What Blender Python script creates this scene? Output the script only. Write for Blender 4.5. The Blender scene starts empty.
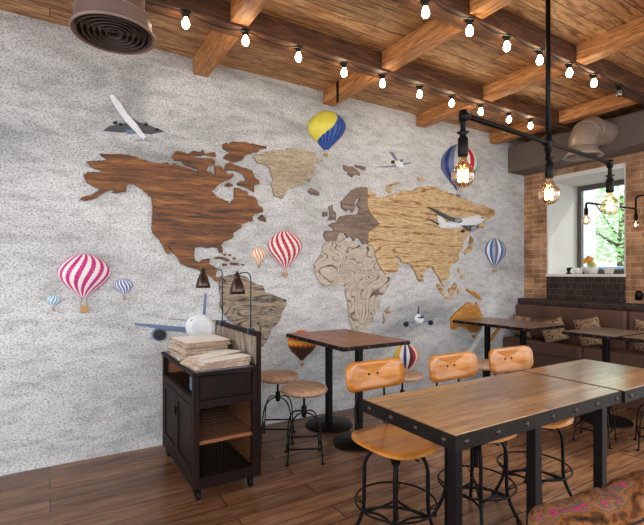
import bpy, bmesh, math, random
from mathutils import Vector, Matrix, noise
random.seed(7)
PI = math.pi
C = bpy.context.scene.collection
# ------------------------------------------------------------------ camera
FOC = 445.0; CAMH = 1.30; WALL_Y = 3.525; END_X = 5.2; CEIL = 3.0
FW = (.5215, .8532); RT = (.8532, -.5215)
cam = bpy.data.cameras.new('camera'); cam.sensor_width = 36; cam.lens = FOC / 644 * 36
cam.shift_y = 11.5 / 644; cam.clip_start = .02; cam.clip_end = 300
co = bpy.data.objects.new('camera', cam); C.objects.link(co)
co.location = (0, 0, CAMH); co.rotation_euler = (PI/2, 0, -math.atan2(FW[0], FW[1]))
bpy.context.scene.camera = co

def ray(px, py):
    a = (px-322)/FOC; b = (274-py)/FOC
    return FW[0]+a*RT[0], FW[1]+a*RT[1], b
def wall(px, py, off=0.0):
    """point on the long wall (x, z) measured from the photograph"""
    d = ray(px, py); t = (WALL_Y-off)/d[1]
    return t*d[0], CAMH+t*d[2]

# ------------------------------------------------------------------ materials
def lin(c):
    c = c.lstrip('#'); v = [int(c[i:i+2], 16)/255 for i in (0, 2, 4)]
    return tuple((x/12.92 if x <= .04045 else ((x+.055)/1.055)**2.4) for x in v)+(1,)
def newmat(name):
    m = bpy.data.materials.new(name); m.use_nodes = True
    return m, m.node_tree.nodes, m.node_tree.links, m.node_tree.nodes['Principled BSDF']
def ramp(N, stops, interp='LINEAR'):
    r = N.new('ShaderNodeValToRGB'); e = r.color_ramp.elements
    while len(e) < len(stops): e.new(.5)
    for i, (p, c) in enumerate(stops):
        e[i].position = p; e[i].color = lin(c) if isinstance(c, str) else c
    r.color_ramp.interpolation = interp
    return r
def plain(name, col, rough=.5, metal=0, coat=0, var=.12, scale=9, bump=0, sheen=0):
    m, N, L, P = newmat(name)
    tc = N.new('ShaderNodeTexCoord'); n = N.new('ShaderNodeTexNoise'); n.inputs['Scale'].default_value = scale; n.inputs['Detail'].default_value = 6
    L.new(tc.outputs['Object'], n.inputs['Vector'])
    c = lin(col); lo = tuple(x*(1-var) for x in c[:3])+(1,); hi = tuple(min(1, x*(1+var)) for x in c[:3])+(1,)
    r = ramp(N, [(.3, lo), (.7, hi)]); L.new(n.outputs['Fac'], r.inputs['Fac']); L.new(r.outputs['Color'], P.inputs['Base Color'])
    P.inputs['Roughness'].default_value = rough; P.inputs['Metallic'].default_value = metal
    P.inputs['Coat Weight'].default_value = coat; P.inputs['Sheen Weight'].default_value = sheen
    if bump:
        b = N.new('ShaderNodeBump'); b.inputs['Strength'].default_value = bump; b.inputs['Distance'].default_value = .01
        L.new(n.outputs['Fac'], b.inputs['Height']); L.new(b.outputs['Normal'], P.inputs['Normal'])
    return m
def wood(name, stops, sc=(1.2, 14, 14), scale=3, rough=.45, bump=.25, dist=.6, coat=0, cracks=None, rot=(0, 0, 0), planks=None, fine=1.0):
    """stretched-noise grain; planks=(length, width, axis order) adds board joints"""
    m, N, L, P = newmat(name)
    tc = N.new('ShaderNodeTexCoord'); mp = N.new('ShaderNodeMapping'); mp.inputs['Scale'].default_value = sc; mp.inputs['Rotation'].default_value = rot
    L.new(tc.outputs['Object'], mp.inputs['Vector'])
    vec = mp.outputs['Vector']; br = None
    if planks:
        br = N.new('ShaderNodeTexBrick'); br.inputs['Scale'].default_value = 1
        br.inputs['Brick Width'].default_value = planks[0]; br.inputs['Row Height'].default_value = planks[1]
        br.inputs['Mortar Size'].default_value = planks[2]; br.inputs['Mortar Smooth'].default_value = .2
        br.inputs['Color1'].default_value = (0, 0, 0, 1); br.inputs['Color2'].default_value = (1, 1, 1, 1); br.inputs['Mortar'].default_value = (.5, .5, .5, 1)
        br.offset = .37; br.offset_frequency = 2
        L.new(tc.outputs['Object'], br.inputs['Vector'])
        ad = N.new('ShaderNodeVectorMath'); ad.operation = 'MULTIPLY_ADD'
        L.new(br.outputs['Color'], ad.inputs[0]); ad.inputs[1].default_value = (7, 3, 5); L.new(mp.outputs['Vector'], ad.inputs[2]); vec = ad.outputs[0]
    n = N.new('ShaderNodeTexNoise'); n.inputs['Scale'].default_value = scale; n.inputs['Detail'].default_value = 9; n.inputs['Roughness'].default_value = .62; n.inputs['Distortion'].default_value = dist
    L.new(vec, n.inputs['Vector'])
    r = ramp(N, stops); L.new(n.outputs['Fac'], r.inputs['Fac'])
    n2 = N.new('ShaderNodeTexNoise'); n2.inputs['Scale'].default_value = scale*4.5; n2.inputs['Detail'].default_value = 5; n2.inputs['Distortion'].default_value = dist*.5
    L.new(vec, n2.inputs['Vector'])
    r2 = ramp(N, [(.34, (1-.6*fine, 1-.62*fine, 1-.64*fine, 1)), (.52, (1, 1, 1, 1))]); L.new(n2.outputs['Fac'], r2.inputs['Fac'])
    mx = N.new('ShaderNodeMix'); mx.data_type = 'RGBA'; mx.blend_type = 'MULTIPLY'; mx.inputs[0].default_value = .8
    L.new(r.outputs['Color'], mx.inputs[6]); L.new(r2.outputs['Color'], mx.inputs[7]); out = mx.outputs[2]
    if cracks:
        cm = N.new('ShaderNodeMapping'); cm.inputs['Scale'].default_value = cracks[1]; L.new(tc.outputs['Object'], cm.inputs['Vector'])
        cn = N.new('ShaderNodeTexNoise'); cn.inputs['Scale'].default_value = cracks[0]; cn.inputs['Detail'].default_value = 2.2; cn.inputs['Roughness'].default_value = .42; cn.inputs['Distortion'].default_value = .5; L.new(cm.outputs[0], cn.inputs['Vector'])
        mu = N.new('ShaderNodeMath'); mu.operation = 'MULTIPLY'; mu.inputs[1].default_value = cracks[2]; L.new(cn.outputs['Fac'], mu.inputs[0])
        fr_ = N.new('ShaderNodeMath'); fr_.operation = 'PINGPONG'; fr_.inputs[1].default_value = 1; L.new(mu.outputs[0], fr_.inputs[0])
        brk = N.new('ShaderNodeTexNoise'); brk.inputs['Scale'].default_value = 9; L.new(tc.outputs['Object'], brk.inputs['Vector'])
        bk = N.new('ShaderNodeMath'); bk.operation = 'MULTIPLY_ADD'; bk.inputs[1].default_value = .9; L.new(brk.outputs['Fac'], bk.inputs[0]); bk.inputs[2].default_value = -.42
        s2 = N.new('ShaderNodeMath'); s2.operation = 'ADD'; L.new(fr_.outputs[0], s2.inputs[0]); L.new(bk.outputs[0], s2.inputs[1])
        rw = ramp(N, [(.0, cracks[3]), (cracks[4], '#ffffff')]); L.new(s2.outputs[0], rw.inputs['Fac'])
        m2 = N.new('ShaderNodeMix'); m2.data_type = 'RGBA'; m2.blend_type = 'MULTIPLY'; m2.inputs[0].default_value = 1
        L.new(out, m2.inputs[6]); L.new(rw.outputs['Color'], m2.inputs[7]); out = m2.outputs[2]
    if br:
        # board to board variation and dark joints
        mr = N.new('ShaderNodeMapRange'); mr.inputs[3].default_value = .68; mr.inputs[4].default_value = 1.12
        L.new(br.outputs['Color'], mr.inputs[0])
        m3 = N.new('ShaderNodeMix'); m3.data_type = 'RGBA'; m3.blend_type = 'MULTIPLY'; m3.inputs[0].default_value = 1
        L.new(out, m3.inputs[6]); L.new(mr.outputs[0], m3.inputs[7])
        m4 = N.new('ShaderNodeMix'); m4.data_type = 'RGBA'; L.new(br.outputs['Fac'], m4.inputs[0]); L.new(m3.outputs[2], m4.inputs[6]); m4.inputs[7].default_value = lin(planks[3]); out = m4.outputs[2]
    L.new(out, P.inputs['Base Color'])
    P.inputs['Roughness'].default_value = rough; P.inputs['Coat Weight'].default_value = coat; P.inputs['Coat Roughness'].default_value = .18
    b = N.new('ShaderNodeBump'); b.inputs['Strength'].default_value = bump; b.inputs['Distance'].default_value = .01
    L.new(n2.outputs['Fac'], b.inputs['Height']); L.new(b.outputs['Normal'], P.inputs['Normal'])
    return m
def emit(name, col, s):
    m, N, L, P = newmat(name); P.inputs['Base Color'].default_value = lin(col)
    P.inputs['Emission Color'].default_value = lin(col); P.inputs['Emission Strength'].default_value = s
    return m
def thin_glass(name, tint='#ffffff', gloss=.12):
    m, N, L, P = newmat(name); N.remove(P); out = [n for n in N if n.type == 'OUTPUT_MATERIAL'][0]
    t = N.new('ShaderNodeBsdfTransparent'); t.inputs[0].default_value = lin(tint)
    g = N.new('ShaderNodeBsdfGlossy'); g.inputs['Roughness'].default_value = .03
    lw = N.new('ShaderNodeLayerWeight'); lw.inputs[0].default_value = .35
    mr = N.new('ShaderNodeMapRange'); mr.inputs[3].default_value = gloss*.4; mr.inputs[4].default_value = .75; L.new(lw.outputs['Facing'], mr.inputs[0])
    mx = N.new('ShaderNodeMixShader'); L.new(mr.outputs[0], mx.inputs[0]); L.new(t.outputs[0], mx.inputs[1]); L.new(g.outputs[0], mx.inputs[2]); L.new(mx.outputs[0], out.inputs['Surface'])
    return m

def plaster_mat():
    m, N, L, P = newmat('mural_plaster')
    tc = N.new('ShaderNodeTexCoord')
    def nz(s, d=6, dist=0, mapscale=None, rot=None):
        n = N.new('ShaderNodeTexNoise'); n.inputs['Scale'].default_value = s; n.inputs['Detail'].default_value = d; n.inputs['Distortion'].default_value = dist
        if mapscale:
            mp = N.new('ShaderNodeMapping'); mp.inputs['Scale'].default_value = mapscale
            if rot: mp.inputs['Rotation'].default_value = rot
            L.new(tc.outputs['Object'], mp.inputs['Vector']); L.new(mp.outputs['Vector'], n.inputs['Vector'])
        else: L.new(tc.outputs['Object'], n.inputs['Vector'])
        return n
    big = nz(.95, 7, .8, (.7, 1, 1.5), (0, .5, 0)); r1 = ramp(N, [(.32, '#a7a9aa'), (.45, '#cecfcf'), (.6, '#dfe0e0')]); L.new(big.outputs['Fac'], r1.inputs['Fac'])
    tro = nz(11, 9, .5, (.55, 1, 1.7), (0, .7, 0)); r2 = ramp(N, [(.34, '#dbdad9'), (.55, '#ffffff')]); L.new(tro.outputs['Fac'], r2.inputs['Fac'])
    fin = nz(95, 4, .2, (.8, 1, 1.15), (0, .6, 0)); r3 = ramp(N, [(.33, '#969593'), (.46, '#e2e2e2'), (.6, '#ffffff')]); L.new(fin.outputs['Fac'], r3.inputs['Fac'])
    o = r1.outputs['Color']
    for r, f in ((r2, .8), (r3, .85)):
        mx = N.new('ShaderNodeMix'); mx.data_type = 'RGBA'; mx.blend_type = 'MULTIPLY'; mx.inputs[0].default_value = f
        L.new(o, mx.inputs[6]); L.new(r.outputs['Color'], mx.inputs[7]); o = mx.outputs[2]
    L.new(o, P.inputs['Base Color']); P.inputs['Roughness'].default_value = .9
    b = N.new('ShaderNodeBump'); b.inputs['Strength'].default_value = .3; b.inputs['Distance'].default_value = .01
    L.new(fin.outputs['Fac'], b.inputs['Height']); L.new(b.outputs['Normal'], P.inputs['Normal'])
    return m
def brick_mat(name, c1, c2, mort, w=.2, h=.062, m_=.007):
    m, N, L, P = newmat(name)
    tc = N.new('ShaderNodeTexCoord'); sp = N.new('ShaderNodeSeparateXYZ'); L.new(tc.outputs['Object'], sp.inputs[0])
    ad = N.new('ShaderNodeMath'); L.new(sp.outputs['X'], ad.inputs[0]); L.new(sp.outputs['Y'], ad.inputs[1])
    cb = N.new('ShaderNodeCombineXYZ'); L.new(ad.outputs[0], cb.inputs['X']); L.new(sp.outputs['Z'], cb.inputs['Y'])
    br = N.new('ShaderNodeTexBrick'); br.inputs['Scale'].default_value = 1; br.inputs['Brick Width'].default_value = w; br.inputs['Row Height'].default_value = h; br.inputs['Mortar Size'].default_value = m_
    br.inputs['Color1'].default_value = lin(c1); br.inputs['Color2'].default_value = lin(c2); br.inputs['Mortar'].default_value = lin(mort); br.inputs['Mortar Smooth'].default_value = .3
    L.new(cb.outputs[0], br.inputs['Vector'])
    n = N.new('ShaderNodeTexNoise'); n.inputs['Scale'].default_value = 5; n.inputs['Detail'].default_value = 8; L.new(tc.outputs['Object'], n.inputs['Vector'])
    r = ramp(N, [(.35, '#8a7c70'), (.6, '#ffffff')]); L.new(n.outputs['Fac'], r.inputs['Fac'])
    mx = N.new('ShaderNodeMix'); mx.data_type = 'RGBA'; mx.blend_type = 'MULTIPLY'; mx.inputs[0].default_value = .7
    L.new(br.outputs['Color'], mx.inputs[6]); L.new(r.outputs['Color'], mx.inputs[7]); L.new(mx.outputs[2], P.inputs['Base Color'])
    P.inputs['Roughness'].default_value = .85
    b = N.new('ShaderNodeBump'); b.inputs['Strength'].default_value = .6; b.inputs['Distance'].default_value = .01; b.invert = True
    L.new(br.outputs['Fac'], b.inputs['Height']); L.new(b.outputs['Normal'], P.inputs['Normal'])
    return m
def blotch(name, stops, scale=9, rough=.85, detail=5, dist=1.2):
    m, N, L, P = newmat(name)
    tc = N.new('ShaderNodeTexCoord'); n = N.new('ShaderNodeTexNoise'); n.inputs['Scale'].default_value = scale; n.inputs['Detail'].default_value = detail; n.inputs['Distortion'].default_value = dist
    L.new(tc.outputs['Object'], n.inputs['Vector']); r = ramp(N, stops); L.new(n.outputs['Fac'], r.inputs['Fac']); L.new(r.outputs['Color'], P.inputs['Base Color'])
    P.inputs['Roughness'].default_value = rough; P.inputs['Specular IOR Level'].default_value = .2
    b = N.new('ShaderNodeBump'); b.inputs['Strength'].default_value = .3; b.inputs['Distance'].default_value = .01; L.new(n.outputs['Fac'], b.inputs['Height']); L.new(b.outputs['Normal'], P.inputs['Normal'])
    return m

M = {}
M['plaster'] = plaster_mat()
M['floor'] = wood('floor_boards', [(.3, '#573824'), (.5, '#80583c'), (.7, '#9a7556')], sc=(1.1, 11, 11), scale=2.2, rough=.27, bump=.06, planks=(1.35, .15, .003, '#2a1a13'), fine=.32)
M['ceil'] = wood('ceiling_boards', [(.3, '#5a351c'), (.42, '#a06c41'), (.54, '#c79a68'), (.75, '#ddb98c')], sc=(1.2, 9, 9), scale=2.4, rough=.55, bump=.2, dist=1.5, planks=(3.0, .115, .003, '#2c180c'), fine=.8)
M['beam'] = wood('beam_timber', [(.3, '#2c180d'), (.5, '#56341d'), (.72, '#875831')], sc=(1.2, 11, 11), scale=2.5, rough=.6, bump=.25, dist=1.2)  # darker tone stands in for shade on the main beams' near faces
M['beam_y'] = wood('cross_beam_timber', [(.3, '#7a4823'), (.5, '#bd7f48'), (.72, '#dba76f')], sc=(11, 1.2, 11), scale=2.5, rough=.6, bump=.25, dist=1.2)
M['dark_red_wood'] = wood('north_america_wood', [(.28, '#22130a'), (.43, '#5d3818'), (.56, '#875326'), (.75, '#b37b40')], sc=(.8, 8, 8), scale=3.2, rough=.5, bump=.5, dist=.7)
M['sand_wood'] = wood('greenland_wood', [(.3, '#8d7c66'), (.5, '#ada086'), (.72, '#c4b89e')], sc=(1.5, 9, 9), scale=5, rough=.7, bump=.35, dist=.5)
M['grey_wood'] = wood('south_america_wood', [(.3, '#5a4d40'), (.45, '#8f8270'), (.56, '#a89a84'), (.68, '#c08c4e')], sc=(1.2, 8, 8), scale=4, rough=.7, bump=.35, dist=1.2, cracks=(2.4, (.5, 1, 1.9), 30, '#4a3d33', .4))
M['brown_grey_wood'] = wood('europe_wood', [(.3, '#5d4c40'), (.5, '#857264'), (.72, '#a09082')], sc=(1.2, 9, 9), scale=5, rough=.7, bump=.35, dist=.5)
M['pale_crack_wood'] = wood('africa_wood', [(.3, '#ab9c8b'), (.5, '#bfb3a4'), (.72, '#cfc5b8')], sc=(2, 4, 4), scale=4, rough=.75, bump=.3, dist=.8, cracks=(2.6, (1, 1, 1), 40, '#6a5648', .3), fine=.4)
M['yellow_wood'] = wood('asia_wood', [(.28, '#a8835a'), (.42, '#c8a777'), (.58, '#d6b98c'), (.75, '#e2cca2')], sc=(1, 7, 7), scale=3.2, rough=.65, bump=.35, dist=1.4, cracks=(1.6, (.22, 1, 2.4), 24, '#b38d5c', .3))
M['orange_wood'] = wood('australia_wood', [(.3, '#a5651f'), (.5, '#cf8f40'), (.72, '#e0a95c')], sc=(1.6, 8, 8), scale=6, rough=.65, bump=.7, dist=.6)
M['table'] = wood('table_boards', [(.3, '#86582f'), (.48, '#b58250'), (.7, '#d0a26a')], sc=(1.6, 16, 16), scale=2.2, rough=.28, bump=.04, coat=.7, planks=(4, .082, .0016, '#3f2515'), fine=.6)
M['table_y'] = wood('small_table_boards', [(.3, '#6d3f25'), (.48, '#a3663f'), (.7, '#c08459')], sc=(14, 1.6, 14), scale=2.2, rough=.36, bump=.1, fine=.6)
M['table_dull'] = wood('far_table_boards', [(.3, '#5f4636'), (.48, '#8c6f5c'), (.7, '#a8907d')], sc=(14, 1.6, 14), scale=2.2, rough=.3, bump=.1, fine=.6)
M['ply'] = wood('honey_plywood', [(.3, '#a15c18'), (.5, '#c47c2b'), (.72, '#d8933f')], sc=(1, 9, 9), scale=2.5, rough=.28, bump=.03, coat=.5, fine=.25)
M['stool_wood'] = wood('stool_wood', [(.3, '#a0765b'), (.5, '#c19a7d'), (.72, '#d6b699')], sc=(1.5, 12, 12), scale=3, rough=.4, bump=.1, fine=.4)
M['iron'] = plain('black_iron', '#0d0b0a', .45, .15, 0, .2)
M['rust_iron'] = plain('frame_iron', '#1a1512', .5, .2, 0, .35, 25, .2)
M['rivet'] = plain('rivet_iron', '#463b35', .4, .7)
M['stool_iron'] = plain('stool_iron', '#15120f', .4, .3)
M['cart'] = wood('cart_wood', [(.3, '#0d0604'), (.5, '#1a0c08'), (.75, '#2c160f')], sc=(10, 10, 1.2), scale=3, rough=.55, bump=.2, fine=.5)
M['cart_in'] = wood('cart_inner_wood', [(.3, '#6a4022'), (.5, '#8f5a32'), (.75, '#a9713f')], sc=(2, 9, 9), scale=3, rough=.6, bump=.1, fine=.4)
M['cart_panel'] = wood('ribbed_panel_wood', [(.3, '#55483c'), (.5, '#8d7c6b'), (.7, '#b9ab9a')], sc=(9, 14, 1.2), scale=4, rough=.75, bump=.5)
M['steel_top'] = plain('worn_steel', '#8b8f98', .35, .8)
M['paper'] = plain('newsprint', '#f4f1ec', .9, 0, 0, .06, 30)
M['paper2'] = plain('newsprint_tan', '#cdb7a2', .9, 0, 0, .2, 30)
M['paper_edge'] = plain('newsprint_fold', '#b39a86', .9, 0, 0, .4, 60)
M['lamp_lit'] = emit('desk_lamp_glow', '#fff1dc', 22)  # bulb glow added to brighten the newspapers below
M['denim'] = plain('blue_cloth', '#596a7c', .9, 0, 0, .25, 30)
M['lamp_metal'] = plain('lamp_metal', '#51433d', .22, .85)
M['lamp_arm'] = plain('lamp_arm_steel', '#34495f', .3, .8)
M['lamp_in'] = plain('lamp_inner_white', '#dfe3ea', .4)
M['duct'] = plain('duct_sheet', '#978679', .42, .3, 0, .12, 6, .1)
M['duct_dark'] = plain('vent_dark', '#453630', .6, .3)
M['duct_brown'] = plain('vent_brown', '#8a7369', .5, .3, 0, .12, 8)
M['bulk'] = plain('bulkhead_paint', '#62564e', .75, 0, 0, .12, 4)
M['brick'] = brick_mat('old_brick', '#a8754f', '#c7946a', '#c2ab93')
M['brick_pale'] = brick_mat('tan_brick', '#a57c58', '#bb916b', '#b39c80')
M['tile'] = brick_mat('dark_tile', '#2d211d', '#41302a', '#6d6058', .075, .075, .002)
M['reveal'] = plain('white_plaster', '#d9d6d0', .8, 0, 0, .05, 3)
M['frame'] = plain('window_frame', '#57504c', .5)
M['sofa'] = plain('brown_leather', '#5f463b', .5, 0, .1, .2, 4, .15)
M['pat'] = blotch('patterned_cushion', [(.36, '#3a251b'), (.44, '#8a6b50'), (.5, '#c7ad8e'), (.56, '#6b4a36'), (.66, '#a58768')], 22, .85, 2, 2)
M['floral'] = blotch('floral_fabric', [(.3, '#21130d'), (.4, '#54321c'), (.47, '#8a5527'), (.51, '#4f4848'), (.55, '#9c622c'), (.6, '#54555c'), (.635, '#8a4a22'), (.66, '#c22f78'), (.69, '#b03070'), (.7, '#7a3e25')], 21, .9, 4, .25)
M['piping'] = plain('dark_piping', '#2c1c16', .8)
M['socket'] = plain('black_bakelite', '#0d0a09', .4)
M['cable'] = plain('black_cable', '#181210', .6)
M['bulb'] = emit('lit_bulb_glass', '#ffe6bd', 42)
M['bulb_off'] = thin_glass('unlit_bulb_glass', '#d8d4d0', .5)
M['glass'] = thin_glass('amber_bulb_glass', '#ffdcb4', .3)
M['clear'] = thin_glass('clear_bulb_glass', '#fbe3c4', .4)
M['filament'] = emit('hot_filament', '#ffcf98', 40)
M['pane'] = thin_glass('window_pane', '#f4fafa', .1)
def leafmat():
    m, N, L, P = newmat('leaf_green'); out = [n for n in N if n.type == 'OUTPUT_MATERIAL'][0]
    P.inputs['Base Color'].default_value = lin('#b4d8a4'); P.inputs['Roughness'].default_value = .6
    t = N.new('ShaderNodeBsdfTranslucent'); t.inputs[0].default_value = lin('#c2e0a8'); mx = N.new('ShaderNodeMixShader'); mx.inputs[0].default_value = .5
    L.new(P.outputs[0], mx.inputs[1]); L.new(t.outputs[0], mx.inputs[2]); L.new(mx.outputs[0], out.inputs['Surface']); return m
M['leaf'] = leafmat()
M['bark'] = plain('bark', '#5a4636', .9)
M['ext'] = plain('outside_render', '#c4c5c4', .9)
M['road'] = plain('outside_paving', '#a9a9a6', .9)
M['car'] = plain('car_paint_blue_grey', '#7d94ad', .3, .2, .5)
M['black'] = plain('black_plastic', '#141211', .4)
for k, c in dict(magenta='#c8247c', white='#e6e3df', blue='#2f5fb0', navy='#1a2d74', cyan='#4ba8cf', orange='#e39a3a', red='#c5173f', yellow='#d3c94c', grey='#a6aab0',
                 green='#59b98c', tan='#b48a54', brown='#4a2f22', flame='#e2571c', amber='#efb22e', slate='#5a6c8a', plane='#dfe2e6', plane_grey='#8f9298', plane_dark='#44474d', plane_blue='#5f7595', window_dark='#14161c').items():
    M[k] = plain('print_'+k, c, .55, 0, 0, .07, 20)

for k in ('iron', 'rust_iron', 'stool_iron', 'socket', 'cart', 'black', 'sofa'):
    M[k].node_tree.nodes['Principled BSDF'].inputs['Specular IOR Level'].default_value = .18
# ------------------------------------------------------------------ mesh helpers
def box(bm, x0, x1, y0, y1, z0, z1, mi=0):
    v = [bm.verts.new((x, y, z)) for z in (z0, z1) for y in (y0, y1) for x in (x0, x1)]
    for q in ((0, 2, 3, 1), (4, 5, 7, 6), (0, 1, 5, 4), (2, 6, 7, 3), (0, 4, 6, 2), (1, 3, 7, 5)):
        f = bm.faces.new([v[i] for i in q]); f.material_index = mi
def tube(bm, pts, r, seg=8, mi=0, cap=True):
    pts = [Vector(p) for p in pts]; rs = r if isinstance(r, (list, tuple)) else [r]*len(pts)
    rings = []; up = None
    for i, p in enumerate(pts):
        t = (pts[min(i+1, len(pts)-1)]-pts[max(i-1, 0)]).normalized()
        if up is None:
            a = Vector((0, 0, 1)) if abs(t.z) < .9 else Vector((1, 0, 0)); up = (a-t*a.dot(t)).normalized()
        else: up = (up-t*up.dot(t)).normalized()
        s = t.cross(up)
        rings.append([bm.verts.new(p+(up*math.cos(2*PI*k/seg)+s*math.sin(2*PI*k/seg))*rs[i]) for k in range(seg)])
    for a, b in zip(rings, rings[1:]):
        for k in range(seg):
            f = bm.faces.new((a[k], a[(k+1) % seg], b[(k+1) % seg], b[k])); f.material_index = mi; f.smooth = True
    if cap:
        f = bm.faces.new(rings[0][::-1]); f.material_index = mi
        f = bm.faces.new(rings[-1]); f.material_index = mi
def ringtube(bm, c, R, r, n=36, seg=6):
    c = Vector(c); rings = []
    for i in range(n):
        a = 2*PI*i/n; d = Vector((math.cos(a), math.sin(a), 0))
        rings.append([bm.verts.new(c+d*(R+r*math.cos(2*PI*k/seg))+Vector((0, 0, r*math.sin(2*PI*k/seg)))) for k in range(seg)])
    for i in range(n):
        a, b = rings[i], rings[(i+1) % n]
        for k in range(seg):
            f = bm.faces.new((a[k], b[k], b[(k+1) % seg], a[(k+1) % seg])); f.smooth = True
def lathe(bm, prof, c=(0, 0, 0), seg=28, mi=0, smooth=True, sx=1, sy=1):
    rings = []
    for (r, z) in prof:
        if r < 1e-5: rings.append([bm.verts.new((c[0], c[1], c[2]+z))])
        else: rings.append([bm.verts.new((c[0]+r*sx*math.cos(2*PI*k/seg), c[1]+r*sy*math.sin(2*PI*k/seg), c[2]+z)) for k in range(seg)])
    for a, b in zip(rings, rings[1:]):
        for k in range(seg):
            k2 = (k+1) % seg
            if len(a) == 1 and len(b) == 1: continue
            if len(a) == 1: vs = (a[0], b[k2], b[k])
            elif len(b) == 1: vs = (a[k], a[k2], b[0])
            else: vs = (a[k], a[k2], b[k2], b[k])
            f = bm.faces.new(vs); f.material_index = mi; f.smooth = smooth
def bez(p0, p1, p2, n=8):
    p0, p1, p2 = map(Vector, (p0, p1, p2))
    return [p0*(1-t)**2+p1*2*t*(1-t)+p2*t*t for t in [i/n for i in range(n+1)]]
def rrect(hx, hy, r, n=6):
    o = []
    for cx, cy, a0 in ((hx-r, hy-r, 0), (-hx+r, hy-r, PI/2), (-hx+r, -hy+r, PI), (hx-r, -hy+r, 1.5*PI)):
        for i in range(n+1):
            a = a0+PI/2*i/n; o.append((cx+r*math.cos(a), cy+r*math.sin(a)))
    return o
def obj(name, bm, mats, parent=None, world=False, bevel=0, kind=None, bseg=2, fix=True):
    if fix: bmesh.ops.recalc_face_normals(bm, faces=bm.faces)
    if world and parent is not None: bmesh.ops.translate(bm, verts=bm.verts, vec=-parent.location)
    me = bpy.data.meshes.new(name); bm.to_mesh(me); bm.free()
    for m in (mats if isinstance(mats, (list, tuple)) else [mats]): me.materials.append(M[m])
    o = bpy.data.objects.new(name, me); C.objects.link(o)
    if parent is not None: o.parent = parent
    if bevel:
        b = o.modifiers.new('bevel', 'BEVEL'); b.width = bevel; b.segments = bseg; b.limit_method = 'ANGLE'; b.angle_limit = .6
    if kind: o['kind'] = kind
    return o
def B(): return bmesh.new()
def tag(o, label, cat, group=None):
    o['label'] = label; o['category'] = cat
    if group: o['group'] = group
    return o
def thing(name, label, cat, loc=(0, 0, 0), rz=0, group=None):
    o = bpy.data.objects.new(name, None); C.objects.link(o); o.empty_display_size = .05
    o.location = loc; o.rotation_euler = (0, 0, rz)
    return tag(o, label, cat, group)
def dup(root, loc, rz, label, group=None):
    r = root.copy(); C.objects.link(r); r.location = loc; r.rotation_euler = (0, 0, rz); r['label'] = label
    if group: r['group'] = group
    def rec(src, dst):
        for ch in list(src.children):
            c = ch.copy(); C.objects.link(c); c.parent = dst; rec(ch, c)
    rec(root, r)
    return r
def origin(o):
    """move a single-mesh thing's origin to the base of its mesh"""
    me = o.data; n = len(me.vertices); c = Vector((sum(v.co.x for v in me.vertices)/n, sum(v.co.y for v in me.vertices)/n, min(v.co.z for v in me.vertices)))
    me.transform(Matrix.Translation(-c)); o.location = Vector(o.location)+c
    return o

# ------------------------------------------------------------------ the room
bm = B(); box(bm, -4, 6.1, -3, WALL_Y+.1, -.1, 0); obj('floor', bm, 'floor', kind='structure')
bm = B(); box(bm, -4, END_X, WALL_Y, WALL_Y+.12, 0, CEIL); obj('wall_left', bm, 'plaster', kind='structure')
bm = B(); box(bm, -2, 5.32, -1.6, WALL_Y+.12, CEIL, CEIL+.08); obj('ceiling', bm, 'ceil', kind='structure')
NY0, NY1, NX, NZ0, NZ1 = 2.342, 3.217, 5.87, 1.30, 2.43       # the window niche
bm = B()
box(bm, END_X, NX+.1, NY1, WALL_Y+.12, 0, CEIL)
box(bm, END_X, NX+.1, .9, NY0, 0, CEIL)
obj('wall_right', bm, 'brick', kind='structure')
bm = B(); box(bm, END_X, NX+.1, NY0, NY1, NZ1+.05, CEIL); obj('trim_1', bm, 'brick_pale', kind='structure')
bm = B()
box(bm, END_X-.004, NX, NY1-.02, NY1, NZ0, NZ1+.05); box(bm, END_X+.01, NX, NY0, NY0+.02, NZ0, NZ1+.05)
box(bm, END_X-.004, NX, NY0+.02, NY1-.02, NZ1, NZ1+.05)
obj('trim_2', bm, 'reveal', kind='structure')
bm = B(); box(bm, END_X-.012, NX+.1, NY0, NY1, 0, NZ0-.03); obj('trim_3', bm, 'tile', kind='structure')
bm = B(); box(bm, END_X-.03, NX+.1, NY0, NY1, NZ0-.03, NZ0); o = obj('trim_4', bm, 'reveal', kind='structure')
bm = B(); box(bm, 5.06, END_X-.012, .9, WALL_Y, .93, .995); obj('trim_5', bm, 'tile', bevel=.004, kind='structure')
# window
bm = B(); w = .05
box(bm, NX-.04, NX+.02, NY0+.02, NY0+.02+w, NZ0, NZ1); box(bm, NX-.04, NX+.02, NY1-.02-w, NY1-.02, NZ0, NZ1)
box(bm, NX-.04, NX+.02, NY0+.02+w, NY1-.02-w, NZ1-.06, NZ1); box(bm, NX-.04, NX+.02, NY0+.02+w, NY1-.02-w, NZ0, NZ0+.05)
win = obj('window_1', bm, 'frame', kind='structure', bevel=.004)
bm = B(); box(bm, NX-.008, NX, NY0+.02+w, NY1-.02-w, NZ0+.05, NZ1-.06); obj('pane', bm, 'pane', win)
# ceiling beams
n_trim = 6
def beam(x0, x1, y0, y1, z0, mat):
    global n_trim
    bm = B(); box(bm, x0, x1, y0, y1, z0, CEIL); obj('trim_%d' % n_trim, bm, mat, kind='structure', bevel=.006); n_trim += 1
MB = [(2.67, 2.80), (1.835, 1.965), (1.0, 1.13), (.14, .27)]
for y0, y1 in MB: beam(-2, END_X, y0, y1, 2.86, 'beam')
for cx in (1.02, 2.225, 3.39, 4.58):
    for (a, b) in ((2.80, WALL_Y), (1.965, 2.67), (1.13, 1.835), (.27, 1.0)):
        beam(cx-.06, cx+.06, a, b, 2.875, 'beam_y')
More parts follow.
